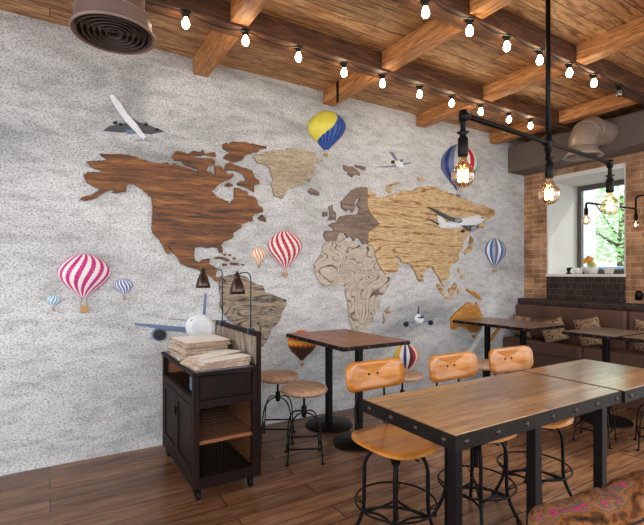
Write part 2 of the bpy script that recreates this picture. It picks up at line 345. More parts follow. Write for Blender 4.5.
# bulkhead along the end wall
bm = B(); box(bm, 4.87, END_X, .9, WALL_Y, 2.56, 2.88)
o = obj('boxed_duct', bm, 'bulk', bevel=.008); tag(o, 'long grey boxed-in air duct under the ceiling above the window', 'duct'); origin(o)

# ------------------------------------------------------------------ continents on the wall
def z(off, sc, pts): return [(off[0]+x/sc, off[1]+y/sc) for x, y in pts]
def rough_outline(pts, amp=.55, step=2.2, seed=0):
    out = []; n = len(pts)
    for i in range(n):
        a = Vector(pts[i]); b = Vector(pts[(i+1) % n]); d = b-a; k = max(1, int(d.length/step)); nn = Vector((-d.y, d.x)).normalized() if d.length else Vector((0, 0))
        for j in range(k):
            p = a+d*(j/k)
            if j: p = p+nn*noise.noise(Vector((p.x*.55, p.y*.55, seed*3.1)))*amp*1.6
            out.append((p.x, p.y))
    return out
def slab(pts, thick, mat, name, parent=None, off=0., rough=True, taper=None, world=True, mats=None):
    """cut-out plate: outline on the wall, real thickness"""
    if rough: pts = rough_outline(pts)
    bm = B(); vs = []
    wp = [wall(*p) for p in pts]
    cx = sum(p[0] for p in wp)/len(wp); cz = sum(p[1] for p in wp)/len(wp)
    back = [bm.verts.new((x, WALL_Y-off, zz)) for x, zz in wp]
    if taper:
        mid = [bm.verts.new((x, WALL_Y-off-thick*.45, zz)) for x, zz in wp]
        fr = [bm.verts.new((cx+(x-cx)*taper, WALL_Y-off-thick, cz+(zz-cz)*taper)) for x, zz in wp]
        layers = [back, mid, fr]
    else:
        fr = [bm.verts.new((x, WALL_Y-off-thick, zz)) for x, zz in wp]; layers = [back, fr]
    n = len(wp)
    for a, b in zip(layers, layers[1:]):
        for i in range(n): bm.faces.new((a[i], a[(i+1) % n], b[(i+1) % n], b[i]))
    f = bm.faces.new(fr); g = bm.faces.new(back[::-1])
    bmesh.ops.recalc_face_normals(bm, faces=bm.faces)
    bmesh.ops.triangulate(bm, faces=[f, g], ngon_method='EAR_CLIP')
    return obj(name, bm, mat, parent, world=parent is not None)
def continent(pts, mat, label, thick=.02, name='continent_cutout', cat='wall decoration', group=None):
    o = slab(pts, thick, mat, name); tag(o, label, cat, group); origin(o); return o
def island(pts, mat, label, group): return continent(pts, mat, label, .016, 'island_cutout', 'wall decoration', group)

NA = [(99.5,154.4),(108,154.8),(120.5,154.4),(132.9,157),(142.4,160.1),(151,162.8),(159.5,164.3),(167,162.8),(169,165.8),(172.9,163.9),(181.4,167.1),(191,170),(196.7,173.4),(197.6,169),(207.1,171.9),(214.8,175.7),(214.2,166.2),(218.6,165.8),(223.3,171),(227.1,175.7),(231.9,173.4),(232.9,176.7),(229,179.9),(223.3,181.4),(217.6,185.2),(211,191.9),(215.7,196.7),(223.3,200.5),(227.1,201.4),(228.1,206.6),(231,201.4),(233.8,198.6),(233.8,188),(236.7,188.7),(246.2,191.9),(247.1,195.7),(251.9,196.3),(255.7,200.5),(256.7,205.2),(261.4,208.1),(262.4,212.3),(255.7,213.8),(251,216.7),(251.9,221.4),(246.2,222.4),(240.8,224.9),(239.9,228.6),(232.4,233.3),(231.5,238.9),(223.1,241.7),(220.3,245.4),(221.8,253.2),(219.4,253.2),(217.5,248.2),(211.9,246.9),(207.3,248.2),(200.8,246.3),(194.2,248.2),(193.3,254.7),(194.2,260.3),(198.9,263.1),(201.7,259.3),(209.1,258.8),(208.2,264),(213.8,266.8),(215.7,270.5),(214.7,276.1),(216.6,278),(222.2,275.5),(219,281),(215.5,281.5),(211.9,277.2),(203.6,272.1),(197,269.2),(187.7,266.8),(180.3,264.4),(178,259.3),(176.6,256.6),(172.5,252.5),(168.2,246.3),(170,254.3),(166.3,253.2),(163.5,248.2),(158.9,239.8),(152.3,233.3),(151.4,223),(152.3,213.7),(151,195.7),(148.1,196.7),(146.2,192.5),(140.5,189),(133.8,184.3),(126.2,185.2),(125.6,191.9),(117.6,193.4),(111.9,192.9),(114.8,189),(106.2,191.9),(94.8,198.6),(87.1,200.9),(79.5,200.5),(81.4,197.6),(91,195.7),(100.5,189),(92.9,186.8),(86.2,182.4),(83.3,175.7),(87.1,172.9),(104.3,172.3),(91.9,168.1),(86.2,162.4),(93.8,161.4),(107.1,161)]
continent(NA, 'dark_red_wood', 'large dark reddish-brown wooden cut-out of North America on the plaster wall', .028)
Z6 = ((170, 130), 5.25)
g = 'dark red-brown wooden islands north and east of the largest cut-out'
island(z(*Z6, [(5,145),(30,112),(75,120),(110,140),(150,150),(215,150),(235,165),(230,185),(200,190),(190,212),(140,205),(75,185),(60,165),(25,162)]), 'dark_red_wood', 'red-brown wooden island of broad shape just above the top edge of the dark continent', g)
island(z(*Z6, [(95,125),(115,112),(155,118),(170,105),(180,125),(235,118),(240,142),(190,135),(120,138)]), 'dark_red_wood', 'thin red-brown wooden strip island above the broad island north of the dark continent', g)
island(z(*Z6, [(272,78),(290,68),(305,77),(322,62),(400,68),(500,88),(505,98),(470,100),(460,115),(400,130),(370,165),(330,172),(275,150),(290,130),(325,110),(300,115),(275,100)]), 'dark_red_wood', 'topmost red-brown wooden island, pointing right towards the sandy cut-out', g)
island(z(*Z6, [(290,180),(310,170),(355,190),(430,215),(440,250),(465,265),(468,285),(440,290),(438,328),(410,310),(350,288),(350,278),(395,265),(380,230),(335,215),(285,212)]), 'dark_red_wood', 'hooked red-brown wooden island between the dark continent and the sandy cut-out', g)
island(z(*Z6, [(283,292),(305,275),(330,295),(300,300)]), 'dark_red_wood', 'small red-brown wooden island inside the bay of the dark continent', g)
island(z(*Z6, [(455,465),(480,445),(500,465),(502,485),(470,475)]), 'dark_red_wood', 'small red-brown wooden island off the right-hand point of the dark continent', g)
Z7 = ((130, 210), 5.37); g = 'small dark wooden islands between the two American cut-outs'
island(z(*Z7, [(445,262),(470,250),(510,255),(535,270),(525,278),(480,262)]), 'dark_red_wood', 'longest of the small dark wooden islands between the American cut-outs', g)
island(z(*Z7, [(540,280),(580,285),(582,298),(535,293)]), 'dark_red_wood', 'blocky small dark wooden island just right of and below the longest one', g)
island(z(*Z7, [(495,286),(518,289),(517,301),(495,300)]), 'dark_red_wood', 'small dark wooden island directly below the longest island', g)
for q, l in (((505,241), 'tiny dark wooden island above the right part of the longest island, left of two'), ((533,242), 'tiny dark wooden island above the right end of the longest island, right of two'),
             ((558,260), 'tiny dark wooden island above the blocky island'), ((604,295), 'tiny dark wooden island furthest right of the small island chain')):
    island(z(*Z7, [(q[0]-9, q[1]-5), (q[0]+3, q[1]-6), (q[0]+9, q[1]+3), (q[0], q[1]+6)]), 'dark_red_wood', l, g)
Z8 = ((200, 250), 5.83)
SA = z(*Z8, [(108,190),(130,165),(155,150),(200,138),(250,148),(300,185),(330,205),(360,205),(374,245),(430,265),(500,290),(498,322),(470,365),(460,410),(410,460),(392,510),(375,540),(360,565),(340,560),(345,580),(330,575),(320,520),(290,480),(200,425),(160,400),(130,365),(112,325),(118,290),(112,240)])
continent(SA, 'grey_wood', 'grey and orange-grained wooden cut-out of South America behind the desk lamps', .024)
ZG = ((240, 140), 6.567)
continent(z(*ZG, [(75,105),(130,95),(200,68),(300,72),(305,55),(360,60),(430,75),(495,88),(495,100),(465,105),(540,138),(495,148),(470,170),(500,188),(475,200),(475,230),(455,270),(430,262),(405,290),(350,318),(310,318),(290,360),(272,388),(245,378),(220,370),(210,320),(200,290),(215,265),(200,235),(195,190),(165,165),(110,152)]), 'sand_wood', 'sandy beige wooden cut-out of Greenland right of the dark islands', .022)
g = 'grey-brown wooden islands around the Europe cut-out'
island(z(*ZG, [(443,330),(460,315),(515,345),(518,365),(470,362),(448,348)]), 'brown_grey_wood', 'small grey-brown wooden island alone below the right side of the sandy cut-out', g)
Z2 = ((300, 160), 5.833)
island(z(*Z2, [(130,305),(155,300),(155,328),(130,332)]), 'brown_grey_wood', 'small square grey-brown wooden island, the western one beside the Europe cut-out', g)
island(z(*Z2, [(165,270),(187,262),(190,295),(207,310),(205,350),(158,352),(172,325),(168,300)]), 'brown_grey_wood', 'upright grey-brown wooden island touching the left of the Europe cut-out', g)
island(z(*Z2, [(250,30),(275,40),(300,38),(345,75),(345,92),(320,85),(300,102),(275,85),(278,70),(255,60)]), 'brown_grey_wood', 'jagged grey-brown wooden island high above the Europe cut-out', g)
island(z(*Z2, [(312,30),(345,33),(382,45),(375,60),(330,45)]), 'brown_grey_wood', 'narrow grey-brown wooden island right beside the jagged one above Europe', g)
continent(z(*Z2, [(235,245),(270,210),(300,175),(350,158),(388,165),(388,290),(400,318),(460,372),(440,392),(390,420),(385,490),(362,492),(350,468),(325,448),(308,474),(288,442),(268,458),(256,428),(225,425),(205,472),(150,474),(133,440),(140,415),(195,413),(190,400),(160,378),(210,362),(230,330),(262,322),(300,320),(335,312),(345,282),(328,262),(344,222),(326,228),(312,250),(312,288),(300,308),(282,285),(265,302),(240,280)]), 'brown_grey_wood', 'grey-brown wooden cut-out of Europe between the yellow and the pale cut-outs', .022)
Z3 = ((300, 230), 4.773)
continent(z(*Z3, [(65,165),(100,110),(110,65),(165,40),(185,12),(205,25),(215,52),(260,62),(290,78),(340,78),(350,115),(368,170),(398,222),(438,228),(420,265),(385,320),(378,370),(352,400),(340,440),(320,480),(250,478),(235,440),(228,400),(225,345),(210,300),(212,270),(180,262),(150,272),(110,268),(80,235),(65,200)]), 'pale_crack_wood', 'pale beige cracked wooden cut-out of Africa above the small bistro table', .018)
island(z(*Z3, [(393,400),(425,362),(430,395),(412,440),(395,447)]), 'pale_crack_wood', 'narrow pale beige wooden island right of the Africa cut-out', 'pale islands')
AS = [(366,190.6),(370,191.5),(375.4,195.7),(372.5,197),(380.6,198.3),(387.4,195.7),(397.7,193.1),(402,190.6),(411.4,191.4),(416.6,188),(426,186.3),(433.7,187.1),(438.9,190.4),(442.3,191.4),(454.3,195.7),(471.4,202.5),(473.1,205.6),(480,204.8),(488.5,207.7),(495.4,213.7),(488.5,218.8),(482.5,220.5),(482,228.2),(476.5,229),(477.4,223),(471.4,228),(468,233.4),(462,241),(461,250),(457.5,252),(456,247),(457,260),(453,264),(448,268),(448,277),(445,280),(441,278),(443.5,287),(440,283),(437,276),(433,271),(431,266),(425,270),(421,275),(422.4,282),(418,281),(414,272),(410,265),(400,262),(399.5,259.3),(392.2,254.7),(396,261),(398.5,264.6),(396.4,270.9),(384.9,275),(377.5,265.6),(373.3,253),(371.2,245.7),(366.6,244.7),(367.1,232.3),(378.6,224.3),(369.6,214.7),(366.6,208)]
continent(AS, 'yellow_wood', 'large yellow-tan wooden cut-out of Asia on the right of the wall', .026)
Z4 = ((360, 170), 5.833); g = 'yellow-tan wooden islands around the Asia cut-out'
island(z(*Z4, [(150,100),(175,82),(225,70),(228,80),(180,92),(175,108),(178,130),(165,135),(150,118)]), 'yellow_wood', 'curved yellow-tan wooden island above the left end of the Asia cut-out', g)
island(z(*Z4, [(330,48),(355,42),(372,62),(340,62)]), 'yellow_wood', 'small oval yellow-tan wooden island above the middle of the Asia cut-out', g)
island([(470,236),(472.5,240),(471,250),(464.5,254.5),(463,252),(468,247)], 'yellow_wood', 'thin curved yellow-tan wooden island off the right side of the Asia cut-out', g)
Zs = ((400, 240), 5.0)
island(z(*Zs, [(283,148),(292,140),(300,150),(296,164),(286,162)]), 'yellow_wood', 'tiny yellow-tan wooden island below the lower right corner of Asia, upper of two', g)
island(z(*Zs, [(298,180),(310,170),(322,182),(318,193),(302,192)]), 'yellow_wood', 'tiny yellow-tan wooden island below the lower right corner of Asia, lower of two', g)
g = 'light brown wooden islands between the Asia and Australia cut-outs'
island(z(*Zs, [(176,225),(188,220),(205,240),(220,265),(216,280),(203,268),(190,245)]), 'yellow_wood', 'slanting light brown wooden island at the left of the group above Australia', g)
island(z(*Zs, [(222,282),(240,282),(265,290),(262,299),(225,291)]), 'yellow_wood', 'flat light brown wooden island at the bottom of the group above Australia', g)
island(z(*Zs, [(238,245),(255,235),(270,213),(281,220),(272,265),(255,277),(240,262)]), 'yellow_wood', 'largest light brown wooden island in the middle of the group above Australia', g)
island(z(*Zs, [(283,247),(298,243),(295,255),(300,268),(285,270)]), 'yellow_wood', 'small upright light brown wooden island right of the largest in the group', g)
continent(z(*Zs, [(248,385),(275,365),(300,340),(320,322),(335,312),(355,315),(358,328),(370,335),(373,308),(380,312),(388,335),(405,375),(408,410),(395,440),(375,462),(350,462),(330,438),(300,430),(262,448),(250,440),(252,410)]), 'orange_wood', 'orange wooden cut-out of Australia behind the narrow wall table', .02)
g = 'orange wooden islands around the Australia cut-out'
island(z(*Zs, [(325,245),(338,242),(345,252),(370,258),(395,280),(403,298),(380,290),(360,272),(335,258)]), 'orange_wood', 'orange wooden island slanting down to the right above the Australia cut-out', g)
island(z(*Zs, [(358,474),(373,474),(370,492),(358,486)]), 'orange_wood', 'tiny orange wooden island directly below the Australia cut-out', g)
island([(497,326),(499,330),(494,336),(490.4,341),(488.6,339.6),(491.5,335),(495,331)], 'orange_wood', 'thin orange wooden island right of the Australia cut-out under the table top', g)

# ------------------------------------------------------------------ balloons
PROF = [(0,0),(.03,.30),(.08,.50),(.15,.69),(.24,.86),(.34,.97),(.43,1),(.52,.97),(.62,.86),(.72,.69),(.82,.49),(.91,.29),(1,.13)]
def prof(s):
    for (a, wa), (b, wb) in zip(PROF, PROF[1:]):
        if s <= b:
            t = (s-a)/(b-a); return wa+(wb-wa)*t
    return PROF[-1][1]
def balloon(label, cx, top, mouth, hw, bx, by, cols, n=9, twist=0, pick=None, bw=3, tilt=0, mats=None, basket='tan'):
    mx, mz = wall(cx, mouth)
    root = thing('hot_air_balloon', label, 'balloon', (mx, WALL_Y, mz), group='hot air balloons on the wall')
    NS, NP = 44, 96
    # the widths in metres at the balloon's place on the wall
    bm = B(); grid = []
    for i in range(NS+1):
        s = i/NS; wv = prof(s); y = top+(mouth-top)*s; row = []
        lx, lz = wall(cx-hw, y); rx, rz = wall(cx+hw, y); half = (rx-lx)/2
        for j in range(NP+1):
            ph = -PI/2+PI*j/NP
            px = cx+tilt*(1-s)+wv*hw*math.sin(ph); x, zz = wall(px, y)
            row.append(bm.verts.new((x, WALL_Y-.002-.5*half*wv*math.cos(ph), zz)))
        grid.append(row)
    for i in range(NS):
        for j in range(NP):
            s = (i+.5)/NS; u = (j+.5)/NP
            try: f = bm.faces.new((grid[i][j], grid[i+1][j], grid[i+1][j+1], grid[i][j+1]))
            except ValueError: continue
            f.smooth = True
            f.material_index = pick(u, s) if pick else int((u+twist*s)*n+100) % len(cols)
    bm2 = bm; bmesh.ops.remove_doubles(bm, verts=bm.verts, dist=1e-5)
    obj('envelope', bm, cols, root, world=True)
    # ropes and basket
    bx0, bz0 = wall(bx-bw/2, by-bw*.45); bx1, bz1 = wall(bx+bw/2, by+bw*.45); d = abs(bx1-bx0)
    bm = B()
    for q in (-.4, .4):
        a = wall(cx+q*hw*.26, mouth); b_ = wall(bx+q*bw, by-bw*.45)
        tube(bm, [(a[0], WALL_Y-.008, a[1]), (b_[0], WALL_Y-.008, b_[1])], .0022, 5)
    obj('rope', bm, 'tan', root, world=True)
    bm = B(); box(bm, bx0, bx1, WALL_Y-.004-d*.6, WALL_Y-.004, bz1, bz0); obj('basket', bm, basket, root, world=True, bevel=.002)
    return root
def edge7(s):
    K = [(0, .78), (.05, .75), (.2, .66), (.36, .57), (.5, .5), (.6, .40), (.7, .28), (.8, .1), (.86, 0), (1, 0)]
    for (a, u), (b, v_) in zip(K, K[1:]):
        if s <= b: return u+(v_-u)*(s-a)/(b-a)
    return 0
balloon('largest balloon, magenta and white striped, low on the left of the wall', 84, 253, 297.5, 27, 84, 309, ['magenta', 'white'], 15, .3, bw=7)
balloon('small dark blue and white striped balloon right of the big magenta one', 123.5, 278, 295, 9.7, 124.5, 299, ['blue', 'white'], 15, -.3, bw=2.4)
balloon('smallest balloon, cyan and white striped, left of the big magenta one', 53.7, 295, 307, 7.2, 53, 310, ['cyan', 'white'], 11, .3, bw=2)
balloon('small orange and white striped balloon left of the red one', 258.5, 247, 264, 7.6, 258.7, 267.4, ['orange', 'white'], 13, -.3, bw=2)
balloon('red and white striped balloon right of the dark continent', 284.5, 230, 268.5, 17, 284.5, 275, ['red', 'white'], 15, -.35, bw=4)
balloon('yellow and dark blue balloon high under the ceiling in the middle', 326, 111, 150, 18.7, 325, 155, ['yellow', 'navy', 'blue'], 1, 0, pick=lambda u, s: 0 if u < edge7(s) else (1 if int(u*22) % 2 else 2), bw=3.4)
balloon('tall blue, grey, red and green striped balloon behind the nearest hanging bulb', 458, 144, 190, 17.5, 457, 196, ['tan', 'slate', 'navy', 'slate', 'grey', 'slate', 'white', 'red', 'white', 'green', 'grey'], 11, 0, bw=3, basket='slate')
balloon('blue and white striped balloon furthest right on the wall', 494.5, 238, 267, 9.8, 493.5, 271, ['slate', 'white', 'blue', 'grey'], 12, 0, bw=2.4)
balloon('dark brown balloon with orange zigzag bands under the small table corner', 301.5, 330, 360, 14, 301.5, 364.5, ['amber', 'flame', 'brown', 'brown'], 1, 0, pick=lambda u, s: (lambda q: 1 if q < .37 else (0 if q < .5 else (1 if q < .56 else 2)))(s+.05*abs(((u*9) % 1)*2-1)), bw=2.6)
balloon('multicoloured vertically striped balloon behind the nearest chair back', 405.5, 343, 372, 13, 405.5, 377, ['navy', 'white', 'brown', 'red', 'white', 'amber', 'grey', 'brown', 'green', 'white', 'yellow', 'orange', 'white'], 13, 0, bw=2.4)

# ------------------------------------------------------------------ aeroplanes
def plane(label, anchor, parts):
    ax, az = wall(*anchor)
    r = thing('aeroplane', label, 'aeroplane', (ax, WALL_Y, az), group='aeroplanes on the wall')
    for (nm, pts, mat, th, off) in parts:
        slab(pts, th, mat, nm, r, off=off, rough=False, taper=.72 if th > .012 else .93)
    return r
def circ(cx, cy, rx, ry=None, n=20): return [(cx+rx*math.cos(2*PI*k/n), cy+(ry or rx)*math.sin(2*PI*k/n)) for k in range(n)]
def zz(sc, pts, off=(0, 0)): return [(off[0]+x/sc, off[1]+y/sc) for x, y in pts]
a = 2.918
plane('grey aeroplane climbing with its nose up, upper left of the wall', (137, 141), [
    ('wing', zz(a, [(300,382),(318,368),(352,362),(385,355),(402,385),(350,387)]), 'plane_dark', .006, 0),
    ('wing', zz(a, [(385,345),(400,355),(435,366),(480,384),(440,392),(402,388)]), 'plane_dark', .006, 0),
    ('tail_wing', zz(a, [(390,412),(415,402),(432,406),(439,414),(412,412)]), 'plane_grey', .005, 0),
    ('fuselage', zz(a, [(320,280),(325,277),(334,281),(352,302),(372,335),(398,362),(424,400),(418,408),(396,388),(366,356),(342,322),(324,292)]), 'plane', .02, .002),
    ('engine', circ(336/a, 359/a, 2.2, 1.6), 'window_dark', .014, .004), ('engine', circ(352/a, 364/a, 2.0, 1.5), 'window_dark', .014, .004),
    ('engine', circ(425/a, 364/a, 2.2, 1.6), 'window_dark', .014, .004), ('engine', circ(458/a, 379/a, 2.0, 1.5), 'window_dark', .014, .004),
    ('underside_gear', zz(a, [(366,380),(412,378),(416,388),(370,392)]), 'plane_blue', .008, .004)])
o2 = (350, 140); a = 4.293
plane('small white and blue light aircraft above the Asia cut-out', (397, 170), [
    ('wing', zz(a, [(103,117),(140,113),(208,108),(208,115),(150,118)], o2), 'plane_blue', .006, 0),
    ('wing', zz(a, [(215,103),(265,94),(262,99),(222,111)], o2), 'plane_blue', .006, 0),
    ('tail_fin', zz(a, [(168,52),(185,52),(184,55),(205,88),(198,90)], o2), 'plane_blue', .005, 0),
    ('fuselage', zz(a, [(190,92),(208,86),(224,98),(230,116),(218,126),(200,118)], o2), 'plane', .02, .002),
    ('engine', circ(o2[0]+182/a, o2[1]+95/a, 1.7), 'window_dark', .012, .003), ('cockpit_window', zz(a, [(206,86),(219,83),(224,94),(212,97)], o2), 'plane_blue', .008, .018)])
o3 = (420, 170); a = 5.8375
plane('white airliner flying right across the yellow cut-out', (462, 228), [
    ('tail_fin', zz(a, [(88,266),(104,268),(135,296),(140,314),(100,315)], o3), 'plane', .01, .026),
    ('tail_wing', zz(a, [(33,288),(60,294),(112,320),(100,326)], o3), 'plane_dark', .006, .026),
    ('fuselage', zz(a, [(360,290),(352,276),(330,266),(300,268),(230,283),(150,306),(100,318),(92,328),(110,341),(180,344),(260,336),(312,324),(350,306)], o3), 'plane', .024, .027),
    ('wing', zz(a, [(22,216),(60,228),(150,272),(232,300),(215,312),(180,308),(110,272)], o3), 'plane_dark', .012, .045),
    ('wing', zz(a, [(215,325),(300,325),(318,335),(300,360),(270,358)], o3), 'plane_dark', .012, .045),
    ('engine', zz(a, [(180,290),(212,282),(222,292),(216,305),(184,308)], o3), 'plane_grey', .016, .05), ('engine', circ(o3[0]+292/a, o3[1]+346/a, 2.8, 2.6), 'plane_grey', .018, .05),
    ('wheel', circ(o3[0]+237/a, o3[1]+358/a, 1.6), 'window_dark', .01, .03), ('cockpit_window', zz(a, [(338,277),(350,280),(352,285),(340,284)], o3), 'window_dark', .006, .045)])
o4 = (390, 300); a = 5.855
plane('small blue and white airliner seen head-on left of the Australia cut-out', (418, 324), [
    ('tail_fin', zz(a, [(164,38),(168,38),(171,88),(162,88)], o4), 'plane_dark', .006, 0),
    ('wing', zz(a, [(70,122),(145,128),(145,136),(100,130)], o4), 'plane_blue', .006, 0), ('wing', zz(a, [(188,126),(262,112),(240,124),(188,133)], o4), 'plane_blue', .006, 0),
    ('engine', circ(o4[0]+92/a, o4[1]+142/a, 2.5), 'window_dark', .016, .003), ('engine', circ(o4[0]+236/a, o4[1]+133/a, 2.4), 'window_dark', .016, .003),
    ('fuselage', circ(o4[0]+166/a, o4[1]+110/a, 4.5, 5.0), 'plane', .03, .003),
    ('nose_marking', zz(a, [(166,82),(186,88),(190,104),(168,106)], o4), 'plane_blue', .006, .028), ('cockpit_window', zz(a, [(150,98),(184,98),(182,105),(152,105)], o4), 'window_dark', .004, .033)])
plane('large airliner seen head-on above the paper pile on the dark cart', (200, 337), [
    ('tail_fin', [(204.8,293.5),(206.4,293.5),(205.6,315),(202.3,315)], 'plane_blue', .006, 0),
    ('tail_wing', [(168.5,318),(186,319.5),(186,321),(172,319.6)], 'plane_grey', .005, 0), ('tail_wing', [(210,320),(230,320),(228,321.4),(210,321.6)], 'plane_grey', .005, 0),
    ('wing', [(134,323),(150,324),(188,327.4),(188,332.5),(165,330.5),(150,327.4),(135,325)], 'plane_blue', .01, 0),
    ('engine', circ(158.6, 334.4, 7.6, 6.4), 'plane_blue', .03, .006), ('engine_intake', circ(158.4, 334.2, 6.2, 5.2), 'window_dark', .006, .034),
    ('fuselage', circ(199, 327, 14, 13.2, 28), 'plane', .07, .002),
    ('cockpit_window', [(188.5,319.6),(192,318.4),(205,318.4),(209,320),(206,321.8),(190,322)], 'window_dark', .003, .052)])

# ------------------------------------------------------------------ round vent and elbow duct
v = thing('ceiling_vent', 'round grey-brown ceiling vent with slatted rings, top left', 'vent', (.275, 2.46, 2.5))
bm = B(); lathe(bm, [(.0, .03), (.165, .03), (.19, 0), (.195, .0), (.2, .012), (.188, .02), (.18, .03), (.18, .095), (.17, .105), (.143, .108), (.143, .5)], seg=48); obj('duct_pipe', bm, 'duct_brown', v)
for k, r in enumerate((.168, .142, .116, .09, .064, .036)):
    bm = B(); lathe(bm, [(r, .0), (r+.003, -.001), (r-.012, .024), (r-.015, .024), (r, .0)], seg=44); obj('slat_ring', bm, 'duct_dark', v)
bm = B(); ringtube(bm, (0, 0, .09), .181, .004, 44); ringtube(bm, (0, 0, .2), .144, .003, 44); obj('seam_band', bm, 'duct_brown', v)
e = thing('elbow_duct', 'bent grey sheet-metal duct coming out of the boxed duct near the window', 'duct', (4.46, 2.39, 2.45))
bm = B(); pts = [(0, 0, .06), (0, 0, .17)]+[(.18-.18*math.cos(t), 0, .17+.18*math.sin(t)) for t in [PI/2*k/5 for k in range(1, 6)]]+[(.41, 0, .35)]
tube(bm, pts, .125, 26, cap=False)
bmesh.ops.translate(bm, verts=bm.verts, vec=(0, 0, -.06)); 
for f in bm.faces: f.smooth = True
obj('elbow_pipe', bm, 'duct', e)
for k in (1, 3, 5):
    t_ = PI/2*k/5.5; bm = B(); ringtube(bm, (0, 0, 0), .126, .004, 32); bmesh.ops.rotate(bm, verts=bm.verts, matrix=Matrix.Rotation(t_, 3, 'Y')); bmesh.ops.translate(bm, verts=bm.verts, vec=(.18-.18*math.cos(t_), 0, .11+.18*math.sin(t_))); obj('seam_band', bm, 'duct', e)
bm = B(); lathe(bm, [(.17, 0), (.175, .004), (.128, .05), (.128, .09), (.12, .09), (.12, .05), (.165, 0), (.17, 0)], seg=32); obj('flared_mouth', bm, 'duct', e)
bm = B(); ringtube(bm, (0, 0, .1), .127, .005, 32); ringtube(bm, (0, 0, .0), .172, .005, 32); obj('seam_band', bm, 'duct', e)

# ------------------------------------------------------------------ string lights
def bulb_thing(label, loc, lit=True):
    b = thing('string_bulb', label, 'light bulb', loc, group='bulbs on the two ceiling strings')
    bm = B(); lathe(bm, [(0, 0), (.03, 0), (.031, -.01), (.02, -.014), (.018, -.036), (.014, -.038), (0, -.038)], seg=16); obj('socket', bm, 'socket', b)
    bm = B(); lathe(bm, [(.011, -.036), (.013, -.045), (.0195, -.058), (.0225, -.072), (.02, -.086), (.012, -.096), (0, -.099)], seg=16); obj('glass', bm, 'bulb' if lit else 'bulb_off', b)
    return b
ordn = ['first', 'second', 'third', 'fourth', 'fifth', 'sixth', 'seventh', 'eighth', 'ninth', 'tenth']
x1s = [.69, 1.07, 1.46, 1.86, 2.225, 2.62, 3.0, 3.38, 3.79, 4.13]
b0 = None; y1s = [2.685, 2.69, 2.70] + [2.73]*7
for i, x in enumerate(x1s):
    lab = 'lit bulb, %s from the left on the string nearer the mural wall' % ordn[i]
    if b0 is None: b0 = bulb_thing(lab, (x, y1s[i], 2.862))
    else: dup(b0, (x, y1s[i], 2.862), 0, lab)
x2s = [1.83, 2.20, 2.56, 2.92, 3.29, 3.63]
for i, x in enumerate(x2s): dup(b0, (x, 1.86, 2.862), 0, 'lit bulb, %s from the left on the string further from the mural wall' % ordn[i])
bulb_thing('unlit clear bulb at the right end of the string further from the mural wall', (4.02, 1.86, 2.862), False)
def cable(xs, y, label):
    bm = B(); pts = []; xs = [-1.5]+xs+[END_X-.4]
    for a, b in zip(xs, xs[1:]):
        n = 6
        for k in range(n): t = k/n; pts.append((a+(b-a)*t, y-.028, 2.852-.03*4*t*(1-t)))
    tube(bm, pts, .004, 6); o = obj('light_cable', bm, 'cable'); tag(o, label, 'cable', 'cables of the string lights'); return origin(o)
cable(x1s, 2.70, 'thin black cable looping along the beam nearer the mural wall')
cable(x2s, 1.85, 'thin black cable looping along the beam further from the mural wall')
# small ceiling spot and the black strap on the wall end of a cross beam
t = thing('ceiling_spot', 'small round unlit ceiling spotlight near the end of the mural wall', 'spotlight', (4.42, 3.25, CEIL))
bm = B(); lathe(bm, [(0, 0), (.05, 0), (.05, -.03), (.042, -.05), (.042, -.09)], seg=20); obj('housing', bm, 'duct_brown', t)
bm = B(); lathe(bm, [(.04, -.088), (.03, -.1), (0, -.103)], seg=20); obj('lens', bm, 'tan', t)
t = thing('beam_strap', 'black iron strap on the side of a cross beam above the yellow and blue balloon', 'bracket', (2.158, 3.27, 2.81))
bm = B(); box(bm, -.005, .006, -.012, .012, 0, .185); obj('strap', bm, 'iron', t, bevel=.001)
bm = B(); tube(bm, [(-.012, 0, .15), (0, 0, .15)], .009, 8); obj('bolt', bm, 'iron', t)

# ------------------------------------------------------------------ pipe pendants
def edison(parent, p, R=.052, mat='glass', drop=.05):
    x, y, zt = p
    bm = B(); lathe(bm, [(0, .035), (.03, .03), (.016, .02), (.016, .012), (.024, .0), (.024, -.075), (.02, -.085), (0, -.085)], (x, y, zt), 18); obj('socket', bm, 'socket', parent)
    zc = zt-.085-.035-R
    pr = [(.016, zt-.08-zc), (.018, R+.02), (.03, R*.93)]+[(R*math.sin(a), R*math.cos(a)) for a in [PI*(.24+.76*k/10) for k in range(10)]]+[(0, -R)]
    bm = B(); lathe(bm, pr, (x, y, zc), 26); g = obj('bulb', bm, mat, parent)
    bm = B()
    for q in (-.021, -.008, .008, .021):
        cx, cy = x+q*.8532, y-q*.5215
        tube(bm, [(cx, cy, zc+R*.55), (cx*1, cy, zc-R*.5)], .0028, 5)
    tube(bm, [(x-.0185, y+.011, zc-R*.5), (x-.0068, y+.004, zc-R*.5)], .0022, 5); tube(bm, [(x+.0068, y-.004, zc-R*.5), (x+.0185, y-.011, zc-R*.5)], .0022, 5)
    obj('filament', bm, 'filament', g)
pe = thing('pipe_pendant', 'black iron pipe pendant with three large filament bulbs over the long table', 'pendant lamp', (2.435, 1.5, CEIL))
P0 = Vector((1.663-2.435, 1.445-1.5, 2.05-CEIL)); P1 = Vector((3.228-2.435, 1.551-1.5, 2.05-CEIL)); PM = Vector((0, 0, 2.05-CEIL))
bm = B(); tube(bm, [(0, 0, 0), (0, 0, PM.z-.10)], .0135, 12); tube(bm, [P0, P1], .0125, 12)
tube(bm, [P0+Vector((0, 0, .01)), P0+Vector((0, 0, -.085))], .0125, 12); tube(bm, [P1+Vector((0, 0, .01)), P1+Vector((0, 0, -.10))], .0125, 12)
obj('pipe', bm, 'iron', pe)
